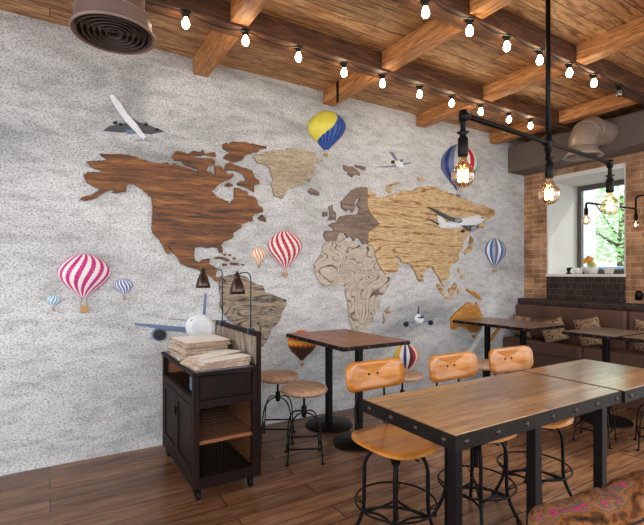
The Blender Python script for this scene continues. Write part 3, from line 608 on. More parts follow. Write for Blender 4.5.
for p, sg in ((P0, 1), (P1, -1)):
    bm = B(); tube(bm, [p+Vector((0, 0, .02)), p+Vector((0, 0, -.03))], .02, 12); tube(bm, [p+Vector((-.005*sg, 0, 0)), p+Vector((.04*sg, 0, 0))], .0185, 12)
    obj('pipe_elbow', bm, 'iron', pe)
bm = B(); tube(bm, [(0, 0, PM.z+.05), (0, 0, PM.z-.05)], .02, 12); tube(bm, [(-.04, 0, PM.z), (.04, 0, PM.z)], .019, 12)
obj('pipe_tee', bm, 'iron', pe)
bm = B(); lathe(bm, [(0, 0), (.05, 0), (.05, -.012), (0, -.012)], seg=20); obj('ceiling_plate', bm, 'iron', pe)
edison(pe, P0+Vector((0, 0, -.112)), .055); edison(pe, PM+Vector((.012, 0, -.115)), .058, 'clear'); edison(pe, P1+Vector((0, 0, -.115)), .058, 'clear')
pf = thing('pipe_pendant', 'smaller black pipe pendant with clear bulbs hanging in front of the window', 'pendant lamp', (4.8, 1.55, CEIL))
zr = 1.925-CEIL; A0 = Vector((4.008-4.8, 2.12-1.55, zr)); A1 = Vector((4.79-4.8, 2.07-1.55, zr))
bm = B(); c0 = A0+Vector((.05, 0, 0))
tube(bm, [A0+Vector((0, 0, -.07)), A0+Vector((0, 0, -.03))]+bez(A0+Vector((0, 0, -.03)), A0, A0+Vector((.03, 0, 0)), 4)[1:]+[A1], .009, 10)
tube(bm, [A1+Vector((0, 0, -.05)), A1+Vector((0, 0, .09))]+bez(A1+Vector((0, 0, .09)), A1+Vector((0, 0, .12)), A1+Vector((0, -.03, .12)), 4)[1:]+[(A1.x, 0, zr+.12), (0, 0, 0)], .009, 10)
obj('pipe', bm, 'iron', pf)
for p in (A0, A1):
    bm = B(); lathe(bm, [(0, 0), (.016, 0), (.017, -.05), (.02, -.055), (.0, -.06)], (p.x, p.y, p.z-.05), 14); obj('socket', bm, 'socket', pf)
    bm = B(); lathe(bm, [(.013, 0), (.018, -.02)]+[(.036*math.sin(a), -.052+.036*math.cos(a)) for a in [PI*(.3+.7*k/7) for k in range(7)]]+[(0, -.088)], (p.x, p.y, p.z-.105), 18); g = obj('bulb', bm, 'clear', pf)
    bm = B(); tube(bm, [(p.x-.006, p.y, p.z-.14), (p.x-.006, p.y, p.z-.17)], .003, 5); tube(bm, [(p.x+.006, p.y, p.z-.14), (p.x+.006, p.y, p.z-.17)], .003, 5); obj('filament', bm, 'filament', g)

# ------------------------------------------------------------------ tables
T = .785
def riveted(name, label, x0, x1, y0, y1, mat, legs, apron=.046, step=.19, sides='nwes', group=None, rot=False, far=()):
    cx, cy = (x0+x1)/2, (y0+y1)/2
    r = thing(name, label, 'table', (cx, cy, 0), group=group)
    hx, hy = (x1-x0)/2, (y1-y0)/2; e_ = .008
    bm = B(); box(bm, -hx+e_, hx-e_, -hy+e_, hy-e_, T-.03, T); obj('table_top', bm, mat, r, bevel=.002)
    bm = B()
    box(bm, -hx, hx, -hy, -hy+e_, T-apron, T-.002); box(bm, -hx, hx, hy-e_, hy, T-apron, T-.002)
    box(bm, -hx, -hx+e_, -hy+e_, hy-e_, T-apron, T-.002); box(bm, hx-e_, hx, -hy+e_, hy-e_, T-apron, T-.002)
    box(bm, -hx+e_, hx-e_, -hy+e_, hy-e_, T-apron, T-.031)
    ed = obj('edge_frame', bm, 'rust_iron', r, bevel=.0015)
    def rv(x, y, nx, ny):
        bm = B(); c = Vector((x, y, T-apron*.5)); n = Vector((nx, ny, 0)); u = Vector((-ny, nx, 0)); w_ = Vector((0, 0, 1)); R = .0105; rings = []
        for rr, h in ((1, 0), (.92, .003), (.6, .006), (0, .0075)):
            rings.append([bm.verts.new(c+n*h+(u*math.cos(2*PI*k/10)+w_*math.sin(2*PI*k/10))*R*rr) for k in range(10)] if rr else [bm.verts.new(c+n*h)])
        for a, b in zip(rings, rings[1:]):
            for k in range(10):
                bm.faces.new((a[k], a[(k+1) % 10], b[(k+1) % 10], b[k]) if len(b) > 1 else (a[k], a[(k+1) % 10], b[0]))
        for f in bm.faces: f.smooth = True
        obj('rivet', bm, 'rivet', ed)
    nx_ = max(2, round(2*hx/step)); ny_ = max(2, round(2*hy/step))
    if 's' in sides:
        for k in range(nx_): rv(-hx+.05+(2*hx-.1)*k/(nx_-1), -hy, 0, -1)
    if 'w' in sides:
        for k in range(ny_+1): rv(-hx, -hy+.05+(2*hy-.1)*k/ny_, -1, 0)
    for (lx, ly, w_) in legs:
        bm = B(); box(bm, lx-cx-w_/2, lx-cx+w_/2, ly-cy-w_/2, ly-cy+w_/2, 0, T-apron); obj('leg', bm, 'iron', r, bevel=.002)
    return r
riveted('long_table', 'nearest long wooden table with riveted black iron edge', 1.098, 2.152, .984, 1.48, 'table', [(1.12, 1.006, .034), (1.545, 1.008, .038), (2.015, 1.008, .038), (1.575, 1.45, .03)], .052, .15)
riveted('long_table', 'second wooden table pushed against the right end of the nearest one', 2.158, 2.775, .975, 1.48, 'table', [(2.74, 1.005, .038)], .052, .15, 's')
def bistro(label, x0, x1, y0, y1, mat, poles, sides='ws'):
    r = riveted('bistro_table', label, x0, x1, y0, y1, mat, [], .03, .16, sides, 'small pedestal tables')
    cx, cy = r.location.x, r.location.y
    for (px, py) in poles:
        bm = B(); box(bm, px-cx-.024, px-cx+.024, py-cy-.024, py-cy+.024, .02, T-.03); p = obj('pole', bm, 'iron', r, bevel=.004)
        bm = B(); lathe(bm, [(0, 0), (.2, 0), (.203, .006), (.198, .014), (.05, .024), (.035, .03), (0, .03)], (px-cx, py-cy, 0), 40); obj('base_disc', bm, 'iron', r)
    return r
bistro('small wooden pedestal table beside the two round stools', 1.75, 2.375, 2.58, 3.46, 'table_y', [(2.04, 2.79), (2.05, 3.24)])
bistro('narrow dull brown pedestal table against the mural wall in front of Australia', 3.86, 4.49, 2.565, 3.5, 'table_dull', [(4.17, 2.84), (4.17, 3.28)])
bistro('dull brown pedestal table in front of the sofa below the window', 3.95, 4.56, 1.86, 2.3, 'table_dull', [(4.2, 2.05)])
bistro('dull brown pedestal table at the right edge in front of the sofa', 3.99, 4.6, 1.2, 1.84, 'table_dull', [(4.33, 1.45)])

# ------------------------------------------------------------------ high-backed swivel chairs
def plate(bm, outline, fz, th, inner=4):
    """thin shaped plate built from concentric loops; fz(x,y) gives the surface height"""
    loops = []
    for k in range(inner+1):
        s = 1-k/inner*.94
        loops.append([(x*s, y*s) for x, y in outline])
    top = [[bm.verts.new((x, y, fz(x, y))) for x, y in l] for l in loops]
    bot = [[bm.verts.new((x, y, fz(x, y)-th)) for x, y in l] for l in loops]
    n = len(outline)
    for L_ in (top, bot):
        for a, b in zip(L_, L_[1:]):
            for i in range(n): f = bm.faces.new((a[i], a[(i+1) % n], b[(i+1) % n], b[i])); f.smooth = True
        bm.faces.new(L_[-1])
    for i in range(n): bm.faces.new((top[0][i], top[0][(i+1) % n], bot[0][(i+1) % n], bot[0][i]))
def swivel_chair(label, loc, rz=0):
    c = thing('swivel_chair', label, 'chair', loc, rz, 'plywood swivel chairs along the long table')
    ol = []
    for k in range(40):
        a = 2*PI*k/40; ca, sa = math.cos(a), math.sin(a)
        wx = .195*(1-.10*max(0, -sa)); p = 3.2
        r = (abs(ca/wx)**p+abs(sa/.18)**p)**(-1/p); ol.append((r*ca, r*sa))
    bm = B(); plate(bm, ol, lambda x, y: .5+.35*x*x-.012*max(0, -y/.18)**2*1.0+.010*max(0, y/.18)**2, .014); obj('seat', bm, 'ply', c)
    # backrest, curved in plan
    o2 = rrect(.188, .072, .05, 6); bm = B()
    def P(x, y, d): return (x, .175+d-.9*x*x*1.0+y*.12, .782+y)
    ls = []
    for s in (1, .72, .4, .04): ls.append([(x*s, y*s) for x, y in o2])
    f_ = [[bm.verts.new(P(x, y, 0)) for x, y in l] for l in ls]; b_ = [[bm.verts.new(P(x, y, .012)) for x, y in l] for l in ls]; n = len(o2)
    for L_ in (f_, b_):
        for a, b in zip(L_, L_[1:]):
            for i in range(n): f = bm.faces.new((a[i], a[(i+1) % n], b[(i+1) % n], b[i])); f.smooth = True
        bm.faces.new(L_[-1])
    for i in range(n): bm.faces.new((f_[0][i], f_[0][(i+1) % n], b_[0][(i+1) % n], b_[0][i]))
    br = obj('backrest', bm, 'ply', c)
    for sx in (-.028, .028):
        bm = B(); lathe(bm, [(0, 0), (.007, 0), (.005, .004), (0, .005)], seg=10); bmesh.ops.rotate(bm, verts=bm.verts, matrix=Matrix.Rotation(PI/2, 3, 'X')); bmesh.ops.translate(bm, verts=bm.verts, vec=(sx, .1735, .785)); obj('bolt', bm, 'rivet', br)
    bm = B()
    for sx in (-1, 1):
        tube(bm, [(sx*.07, -.05, .475), (sx*.085, .09, .475)]+bez((sx*.085, .09, .475), (sx*.1, .21, .48), (sx*.095, .2, .62), 6)[1:]+[(sx*.08, .19, .76)], .006, 8)
    obj('back_support', bm, 'iron', c)
    # hub, screw, lever
    bm = B(); lathe(bm, [(0, .484), (.05, .482), (.055, .465), (.03, .455), (.03, .40), (.022, .395), (.022, .38), (0, .38)], seg=16); obj('hub', bm, 'iron', c)
    bm = B(); lathe(bm, [(0, .39)]+[(.012+.002*(k % 2), .39-.004*k) for k in range(28)]+[(0, .28)], seg=12); obj('screw', bm, 'iron', c)
    bm = B(); tube(bm, [(.01, -.02, .43), (.06, -.07, .415), (.075, -.085, .405)], .006, 8); obj('lever', bm, 'iron', c)
    ang0 = math.radians(-42)
    for k in range(4):
        a = ang0+k*PI/2; d = Vector((math.cos(a), math.sin(a), 0))
        q = lambda r, z_: (d.x*r, d.y*r, z_)
        pts = [q(.02, .45)]+bez(q(.04, .452), q(.145, .455), q(.152, .35), 7)+[q(.153, .2)]+bez(q(.153, .19), q(.155, .13), q(.185, .07), 5)+[q(.215, .008)]
        bm = B(); tube(bm, pts, .0095, 10); lathe(bm, [(0, 0), (.014, 0), (.014, .014), (0, .016)], q(.215, 0), 10); obj('leg', bm, 'iron', c)
    bm = B(); ringtube(bm, (0, 0, .2), .195, .005, 44)
    for k in range(4):
        a = ang0+k*PI/2; d = Vector((math.cos(a), math.sin(a), 0)); s = Vector((-d.y, d.x, 0))
        for q in (-.02, .02): tube(bm, [d*.155+Vector((0, 0, .17)), d*.175+s*q*.6+Vector((0, 0, .185)), d*.195+s*q+Vector((0, 0, .2))], .003, 6)
    obj('foot_ring', bm, 'iron', c)
    bm = B()
    for k in range(2):
        a = ang0+k*PI/2; d = Vector((math.cos(a), math.sin(a), 0))
        tube(bm, [d*s+Vector((0, 0, .15+.03*(1-(s/.157)**2)+(.0 if k else -.012))) for s in [-.157+.314*i/10 for i in range(11)]], .0075, 8)
    for k in range(4):
        a = ang0+k*PI/2; d = Vector((math.cos(a), math.sin(a), 0)); e2 = Vector((-d.y, d.x, 0))
        tube(bm, bez(d*.157+Vector((0, 0, .13)), (d+e2)*.03+Vector((0, 0, .16)), e2*.157+Vector((0, 0, .13)), 8), .006, 8)
    obj('leg_brace', bm, 'iron', c)
    return c
ch = swivel_chair('nearest plywood swivel chair, its whole seat showing left of the long table', (1.43, 1.655, 0))
dup(ch, (1.925, 1.585, 0), .0, 'middle plywood swivel chair, tucked in behind the long table')
dup(ch, (2.375, 1.55, 0), -.06, 'furthest plywood swivel chair, tucked in next to the table joint')

# ------------------------------------------------------------------ round stools
def stool(label, loc, rz):
    s = thing('round_stool', label, 'stool', loc, rz, 'round wooden stools with square foot frames')
    bm = B(); lathe(bm, [(0, .463), (.11, .457), (.145, .461), (.163, .474), (.168, .487), (.162, .5), (.142, .511), (.08, .518), (0, .519)], seg=40); obj('seat', bm, 'stool_wood', s)
    bm = B(); lathe(bm, [(0, .463), (.05, .463), (.05, .457), (.008, .455), (.008, .37), (.018, .365), (.02, .33), (.016, .29), (0, .285)], seg=16); obj('stem', bm, 'stool_iron', s)
    for k in range(4):
        a = k*PI/2; d = Vector((math.cos(a), math.sin(a), 0)); q = lambda r, z_: (d.x*r, d.y*r, z_)
        bm = B(); tube(bm, [q(.01, .32)]+bez(q(.02, .322), q(.135, .335), q(.152, .2), 8)+[q(.166, .05), q(.17, .008)], .0052, 8); lathe(bm, [(0, 0), (.017, 0), (.017, .005), (.006, .01), (0, .01)], q(.172, 0), 12); obj('leg', bm, 'stool_iron', s)
    bm = B()
    for k in range(4):
        a = k*PI/2; d = Vector((math.cos(a), math.sin(a), 0))*.162; e2 = Vector((-d.y, d.x, 0)); tube(bm, [d+Vector((0, 0, .105)), e2+Vector((0, 0, .105))], .0065, 6)
    obj('foot_frame', bm, 'stool_iron', s)
    return s
s0 = stool('round wooden stool behind the dark cart, closer to the mural wall', (1.545, 3.2, 0), math.radians(-75))
dup(s0, (1.535, 2.755, 0), math.radians(-70), 'round wooden stool in front of the other one left of the small table')
dup(s0, (2.42, 2.72, 0), .4, 'round wooden stool mostly hidden behind the nearest chair back')
dup(s0, (3.33, 2.66, 0), .7, 'round wooden stool mostly hidden behind the middle chair back')
dup(s0, (3.64, 1.86, 0), -.5, 'round stool under the table joint, only its legs showing')
dup(s0, (3.86, 1.53, 0), -.3, 'round stool at the right edge, only its foot frame showing')

# ------------------------------------------------------------------ the dark cart
CX0, CX1, CY0, CY1, CZ0, CZ1 = .69, 1.082, 2.52, 3.33, .07, .742
ct = thing('serving_cart', 'dark brown wooden serving cart on castors loaded with newspapers', 'cart', ((CX0+CX1)/2, (CY0+CY1)/2, 0))
def cb(name, boxes, mat, parent=None, bevel=.003):
    bm = B()
    for b in boxes: box(bm, *b)
    return obj(name, bm, mat, ct if parent is None else parent, world=False, bevel=bevel) if False else _cb(name, bm, mat, parent, bevel)
def _cb(name, bm, mat, parent, bevel):
    bmesh.ops.translate(bm, verts=bm.verts, vec=-ct.location)
    return obj(name, bm, mat, parent or ct, bevel=bevel)
p = .035
for (x, y) in ((CX0, CY0), (CX1-p, CY0), (CX0, CY1-p), (CX1-p, CY1-p)): cb('corner_post', [(x, x+p, y, y+p, CZ0, CZ1-.02)], 'cart')
cb('top_board', [(CX0-.008, CX1, CY0-.008, CY1+.008, CZ1-.022, CZ1-.002)], 'cart')
cb('steel_sheet', [(CX0+.012, CX1-.03, CY0+.004, CY1-.02, CZ1-.002, CZ1+.001)], 'steel_top', bevel=0)
cb('bottom_board', [(CX0+.004, CX1-.004, CY0+.004, CY1-.004, CZ0+.0, CZ0+.045)], 'cart')
cb('shelf', [(CX0+.012, CX1-.012, CY0+.012, CY1-.01, .32, .342)], 'cart_in')
cb('shelf', [(CX0+.012, CX1-.012, CY0+.012, CY1-.01, .575, .59)], 'cart')
cb('rail', [(CX0+.002, CX1-.002, CY0+.001, CY0+.03, .53, .575)], 'cart'); cb('rail', [(CX0+p, CX1-p, CY0+.004, CY0+.03, CZ0+.04, CZ0+.065)], 'cart')
cb('rail', [(CX0+.002, CX0+.028, CY0+p, CY1-p, .54, .585)], 'cart'); cb('rail', [(CX0+.002, CX0+.028, CY0+p, CY1-p, CZ0+.03, CZ0+.075)], 'cart')
d = cb('drawer', [(CX0+p+.004, CX1-p-.004, CY0+.006, CY0+.03, .585, .712)], 'cart')
cb('drawer_moulding', [(CX0+p+.004, CX1-p-.004, CY0+.0, CY0+.008, .585, .592), (CX0+p+.004, CX1-p-.004, CY0, CY0+.008, .70, .707)], 'cart', d, .001)
ym = (CY0+CY1)/2
for (y0, y1) in ((CY0+p+.004, ym-.004), (ym+.004, CY1-p-.004)):
    dd = cb('door', [(CX0+.008, CX0+.024, y0, y1, CZ0+.078, .538)], 'cart')
    cb('door_frame', [(CX0+.0, CX0+.01, y0, y0+.04, CZ0+.078, .538), (CX0, CX0+.01, y1-.04, y1, CZ0+.078, .538), (CX0, CX0+.01, y0+.04, y1-.04, .5, .538), (CX0, CX0+.01, y0+.04, y1-.04, CZ0+.078, CZ0+.115)], 'cart', dd, .001)
cb('door_latch', [(CX0-.012, CX0, ym-.012, ym+.012, .4, .45)], 'iron', None, .002)
cb('back_board', [(CX0+.012, CX1-.012, CY1-.022, CY1-.008, CZ0+.045, CZ1-.022)], 'cart_in')
cb('side_board', [(CX1-.014, CX1-.006, CY0+p, CY1-p, CZ0+.045, .59)], 'cart_in')
# wire mesh in the front opening
bm = B()
for k in range(18):
    x = CX0+p+.008+(CX1-CX0-2*p-.016)*k/17; tube(bm, [(x, CY0+.02, CZ0+.065), (x, CY0+.02, .53)], .0011, 4)
for k in range(22):
    zq = CZ0+.07+.385*k/21; tube(bm, [(CX0+p, CY0+.0215, zq), (CX1-p, CY0+.0215, zq)], .0011, 4)
_cb('wire_mesh', bm, 'rivet', None, 0)
# raised ribbed panel on the right side
cb('panel_frame', [(CX1, CX1+.022, CY0-.002, CY0+.028, CZ0+.0, .945), (CX1, CX1+.022, CY1-.02, CY1+.01, CZ0, .945), (CX1-.004, CX1+.026, CY0+.028, CY1-.02, .915, .945)], 'cart')
bm = B(); n = 34
for k in range(n):
    y = CY0+.03+(CY1-CY0-.052)*k/n; w_ = (CY1-CY0-.052)/n; tube(bm, [(CX1+.006, y+w_/2, CZ1-.01), (CX1+.006, y+w_/2, .915)], w_*.52, 6)
_cb('ribbed_panel', bm, 'cart_panel', None, 0)
for (x, y) in ((CX0+.035, CY0+.04), (CX1-.035, CY0+.04), (CX0+.035, CY1-.04), (CX1-.035, CY1-.04)):
    bm = B(); tube(bm, [(x-.011, y, .028), (x+.011, y, .028)], .028, 18); w1 = _cb('castor', bm, 'black', None, .002)
    bm = B(); box(bm, x-.017, x-.012, y-.012, y+.014, .024, .066); box(bm, x+.012, x+.017, y-.012, y+.014, .024, .066); box(bm, x-.022, x+.022, y-.022, y+.022, .063, .07); _cb('castor_fork', bm, 'iron', w1, .001)

# newspapers
def newspaper(label, cx, cy, zb, lx, ly, th, rz, mats=('paper', 'paper_edge'), bend=0, tiltx=0, group='folded newspapers on the cart'):
    bm = B(); n = 10; rows = []
    # folded sheet: rounded fold on one long side, loose leaves on the other
    prof_ = [(-.5, .1), (-.515, .5), (-.5, .9), (-.2, 1.02), (.2, 1.0), (.5, .9), (.485, .7), (.505, .5), (.49, .3), (.5, 0), (0, 0)]
    for i in range(n+1):
        u = -.5+i/n; zz_ = bend*(u*u)*4*th
        rows.append([bm.verts.new((u*lx, q[0]*ly, q[1]*th+zz_+tiltx*(u+.5))) for q in prof_])
    k = len(prof_)
    for a, b in zip(rows, rows[1:]):
        for j in range(k):
            f = bm.faces.new((a[j], b[j], b[(j+1) % k], a[(j+1) % k])); f.material_index = 0 if 2 <= j <= 4 or j >= 9 else 1; f.smooth = j < 2
    bm.faces.new(rows[0]).material_index = 1; bm.faces.new(rows[-1][::-1]).material_index = 1
    o = obj('newspaper', bm, list(mats)); o.location = (cx, cy, zb); o.rotation_euler = (0, 0, rz)
    return tag(o, label, 'newspaper', group)
zt = CZ1+.0015; random.seed(3)
npile = 11; wordn = ['topmost', 'second from the top', 'third from the top', 'fourth from the top', 'fifth from the top', 'sixth from the top', 'seventh from the top', 'eighth from the top', 'ninth from the top', 'tenth from the top', 'lowest']
for k in range(npile):
    th = .0105
    newspaper('folded newspaper in the tall back pile on the cart, %s' % wordn[npile-1-k], (.868+random.uniform(-.02, .02)), 3.01+random.uniform(-.02, .02), zt+k*th*1.02, .29+random.uniform(-.02, .02), .31+random.uniform(-.02, .02), th, random.uniform(-.16, .16), ('paper2' if k % 3 == 0 else 'paper', 'paper_edge'))
for k in range(4):
    newspaper('folded newspaper in the low middle pile on the cart, %s' % (['lowest', 'second from the bottom', 'third from the bottom', 'topmost'][k]), .865+.01*k, 2.765-.004*k, zt+k*.0135, .34, .145, .013, .12+.12*k, ('paper2' if k == 1 else 'paper', 'paper_edge'))
for k in range(4):
    newspaper('folded newspaper in the front pile on the cart, %s' % (['lowest', 'second from the bottom', 'third from the bottom', 'topmost'][k]), .875+.008*k, 2.61, zt+k*.0125, .33, .13, .012, .04+.07*k, ('paper2' if k == 1 else 'paper', 'paper_edge'))
for k in range(4):
    bm = B(); box(bm, -.05, .05, -.07, .07, 0, .02); o = obj('folded_cloth', bm, 'denim', bevel=.007, bseg=3); o.location = (CX0+.09, CY0+.17, .591+k*.0205)
    tag(o, 'blue-grey folded cloth in the open side of the cart, %s' % ['lowest', 'second from the bottom', 'third from the bottom', 'topmost'][k], 'cloth', 'folded cloths in the cart')

# desk lamps standing on the panel
def desk_lamp(label, x, y, zb, hh, reach, dy, sz):
    l = thing('desk_lamp', label, 'lamp', (x, y, zb), group='desk lamps on the cart')
    bm = B(); box(bm, -.016, .016, -.022, .022, 0, .009); box(bm, -.021, -.016, -.016, .016, -.03, .009); box(bm, .016, .021, -.016, .016, -.03, .009); obj('clamp', bm, 'lamp_arm', l, bevel=.001)
    bm = B(); R = .035
    tube(bm, [(0, 0, .008), (0, 0, hh-R)]+bez((0, 0, hh-R), (0, 0, hh+.008), (-reach*.5, dy*.5, hh+.004), 7)[1:]+bez((-reach*.5, dy*.5, hh+.004), (-reach*.9, dy*.9, hh), (-reach, dy, hh-.01), 5)[1:], .0042, 8)
    obj('arm', bm, 'lamp_arm', l)
    bm = B(); c = (-reach, dy, hh-.02)
    lathe(bm, [(0, .022), (.009, .02), (.012, .01), (.017, .004), (.017, -.006), (.024, -.02), (.034, -.045), (.042, -.075), (.046, -.1), (.043, -.1), (.036, -.072), (.02, -.03), (0, -.02)], tuple(v_*1 for v_ in c), 24)
    bmesh.ops.scale(bm, vec=(sz, sz, sz), space=Matrix.Translation(-Vector(c)), verts=bm.verts)
    sh = obj('shade', bm, 'lamp_metal', l)
    bm = B(); lathe(bm, [(0, .012), (.006, .01), (.008, 0), (0, -.002)], (c[0], c[1], c[2]+.022), 10); obj('knob', bm, 'lamp_metal', sh)
    bm = B(); lathe(bm, [(.044, -.094), (.0455, -.1), (.0425, -.1), (.04, -.094)], c, 24); bmesh.ops.scale(bm, vec=(sz, sz, sz), space=Matrix.Translation(-Vector(c)), verts=bm.verts); obj('shade_rim', bm, 'lamp_in', sh)
    bm = B(); lathe(bm, [(0, -.03), (.012, -.035), (.021, -.06), (.014, -.082), (0, -.088)], c, 16); bmesh.ops.scale(bm, vec=(sz, sz, sz), space=Matrix.Translation(-Vector(c)), verts=bm.verts); obj('bulb', bm, 'lamp_lit', sh)
desk_lamp('bell-shaped desk lamp with dark shade clamped to the front end of the ribbed panel', CX1+.011, 2.66, .945, .36, .09, 0, 1.1)
desk_lamp('bell-shaped desk lamp with dark shade clamped to the far end of the ribbed panel', CX1+.011, 3.21, .945, .39, .15, -.02, 1.15)

# ------------------------------------------------------------------ sofa, cushions
sf = thing('sofa', 'long dark brown leather bench sofa along the window wall', 'sofa', (4.98, 2.2, 0))
def sb(name, b, mat='sofa', bev=.02, parent=None):
    bm = B(); box(bm, *b); bmesh.ops.translate(bm, verts=bm.verts, vec=-sf.location); return obj(name, bm, mat, parent or sf, bevel=bev, bseg=3)
sb('plinth', (4.8, 5.18, .9, 3.515, 0, .38), bev=.004)
for (a, b) in ((.9, 1.75), (1.755, 2.56), (2.565, 3.515)): sb('seat_cushion', (4.755, 5.03, a, b, .38, .53), bev=.03)
for (a, b) in ((.9, 2.24), (2.245, 3.515)): sb('back_cushion', (5.0, 5.185, a, b, .5, .925), bev=.03)
def pillow(name, label, loc, w_, h_, d_, mat, rot, cat='cushion', group=None, parent=None):
    bm = B(); n = 14; g1 = []; g2 = []
    for i in range(n+1):
        r1 = []; r2 = []
        for j in range(n+1):
            u = -1+2*i/n; v_ = -1+2*j/n
            e1 = (1-abs(u)**2.6)*(1-abs(v_)**2.6); t_ = d_*.5*max(0, e1)**.45
            k = 1-.07*(1-abs(u)**2)*(abs(v_)**2); kk = 1-.07*(1-abs(v_)**2)*(abs(u)**2)
            wob = .006*noise.noise(Vector((u*2, v_*2, loc[0]*5)))
            r1.append(bm.verts.new((u*w_*.5*kk, -t_+wob, v_*h_*.5*k+h_*.5))); r2.append(bm.verts.new((u*w_*.5*kk, t_+wob, v_*h_*.5*k+h_*.5)))
        g1.append(r1); g2.append(r2)
    for gd in (g1, g2):
        for i in range(n):
            for j in range(n): f = bm.faces.new((gd[i][j], gd[i+1][j], gd[i+1][j+1], gd[i][j+1])); f.smooth = True
    bmesh.ops.remove_doubles(bm, verts=bm.verts, dist=.0004)
    o = obj(name, bm, mat, parent); o.location = loc; o.rotation_euler = rot
    if parent is None: tag(o, label, cat, group)
    return o
g = 'patterned cushions on the sofa'
pillow('cushion', 'largest patterned cushion on the sofa, its corner up, in the middle of the view', (4.83, 2.86, .545), .26, .26, .1, 'pat', (.0, .35, PI/2+.35), group=g)
pillow('cushion', 'small patterned cushion at the far left end of the sofa', (4.92, 3.36, .535), .26, .27, .09, 'pat', (-.2, -.1, PI/2), group=g)
pillow('cushion', 'patterned cushion on the sofa behind the near pedestal table', (4.89, 2.5, .537), .27, .31, .1, 'pat', (-.15, .25, PI/2), group=g)
pillow('cushion', 'patterned cushion on the sofa at the right edge of the view', (4.9, 2.0, .535), .27, .33, .1, 'pat', (-.2, -.1, PI/2), group=g)
pillow('cushion', 'plain dark brown cushion on the sofa between the two left patterned ones', (4.93, 3.1, .535), .34, .26, .1, 'sofa', (-.2, 0, PI/2), group='plain cushions')

# ------------------------------------------------------------------ foreground armchair
ac = thing('armchair', 'floral upholstered armchair in the lower right foreground', 'armchair', (1.188, .621, 0), -math.atan2(FW[0], FW[1]))
KN = [(-.15,.655),(-.142,.682),(-.125,.691),(-.04,.71),(.0,.728),(.035,.74),(.055,.735),(.075,.757),(.10,.768),(.15,.784),(.3,.80),(.42,.79),(.46,.76)]
KS = [(-.15,.66),(-.08,.672),(.02,.676),(.08,.695),(.14,.735),(.3,.76),(.46,.745)]
def ip(K, x):
    for (a_, u), (b_, v_) in zip(K, K[1:]):
        if x <= b_:
            t_ = max(0, (x-a_)/(b_-a_)); t_ = t_*t_*(3-2*t_)*.5+t_*.5; return u+(v_-u)*t_
    return K[-1][1]
bm = B(); n = 48; rows = []
for i in range(n+1):
    x = -.148+.6*i/n; tz = ip(KN, x); sz_ = min(ip(KS, x), tz-.008); q = min(1, max(0, (x+.148)/.03))**.5*min(1, max(.0, (.452-x)/.03))**.5; q = .35+.65*q
    h_ = tz-sz_; row = [(-.058*q, .28), (-.066*q, .5), (-.07*q, sz_-.03), (-.064*q, sz_), (-.072*q, sz_+h_*.35), (-.06*q, sz_+h_*.75), (-.03*q, tz-.002), (0, tz), (.03*q, tz-.004), (.06*q, tz-.03), (.07*q, tz-.08), (.066*q, .5), (.058*q, .28)]
    rows.append([bm.verts.new((x, y_, z_)) for y_, z_ in row])
for a, b in zip(rows, rows[1:]):
    for k in range(len(a)): f = bm.faces.new((a[k], b[k], b[(k+1) % len(a)], a[(k+1) % len(a)])); f.smooth = True
bm.faces.new(rows[0]); bm.faces.new(rows[-1][::-1])
back = obj('back', bm, 'floral', ac)
bm = B(); tube(bm, [(-.14+.585*i/n, -.067, min(ip(KS, -.14+.585*i/n), ip(KN, -.14+.585*i/n)-.008)) for i in range(n+1)], .0035, 6); obj('piping', bm, 'piping', back)
bm = B(); box(bm, -.12, .42, -.50, -.055, .2, .42); obj('seat_cushion', bm, 'floral', ac, bevel=.05, bseg=4)
for (x, y) in ((-.09, -.45), (.39, -.45), (-.1, .0), (.4, .0)):
    bm = B(); tube(bm, [(x, y, 0), (x, y, .3)], [.014, .024], 10); obj('leg', bm, 'cart', ac)

# ------------------------------------------------------------------ sill, wall and outside
t = thing('flower_pot', 'white bowl of orange and yellow flowers on the window sill', 'flowers', (5.62, 2.93, NZ0))
bm = B(); lathe(bm, [(0, 0), (.05, 0), (.075, .05), (.085, .09), (.078, .09), (.065, .05), (0, .02)], seg=24); obj('bowl', bm, 'white', t)
random.seed(5)
for k in range(14):
    a = random.uniform(0, 2*PI); r = random.uniform(0, .06); h_ = random.uniform(.1, .2)
    bm = B(); bmesh.ops.create_icosphere(bm, subdivisions=2, radius=random.uniform(.018, .03), matrix=Matrix.Translation((r*math.cos(a), r*math.sin(a), h_)))
    for v_ in bm.verts: v_.co += v_.co.normalized()*.006*noise.noise(v_.co*60)
    for f in bm.faces: f.smooth = True
    fl = obj('flower', bm, ['orange', 'yellow', 'leaf', 'orange'][k % 4], t)
bm = B()
for k in range(8):
    a = k*.8; tube(bm, [(0, 0, .03), (.05*math.cos(a), .05*math.sin(a), .15)], .002, 4)
obj('stem', bm, 'leaf', t)
for k, (y, x) in enumerate(((3.0, 5.5), (2.8, 5.45), (2.7, 5.6))):
    bm = B(); lathe(bm, [(0, 0), (.04, 0), (.05, .05), (.052, .075), (.047, .075), (.043, .045), (0, .01)], seg=20); o = obj('cup', bm, 'white'); o.location = (x, y, NZ0)
    tag(o, ['small white cup on the sill left of the flowers', 'small white cup on the sill right in front of the flowers', 'small white cup on the sill furthest right'][k], 'cup', 'white cups on the sill')
t = thing('black_ornament', 'small black bird-like ornament at the left end of the window sill', 'ornament', (5.5, 3.12, NZ0))
bm = B(); lathe(bm, [(0, 0), (.03, 0), (.034, .012), (.014, .02), (.02, .045), (.026, .06), (.018, .078), (0, .082)], seg=16); obj('body', bm, 'black', t)
bm = B(); tube(bm, [(0, 0, .06), (0, -.03, .075), (0, -.055, .07)], [.014, .009, .002], 8); obj('beak', bm, 'black', t)
t = thing('wall_light', 'small black wall fitting on the brick pier at the right edge', 'wall lamp', (END_X, 2.2, 1.08))
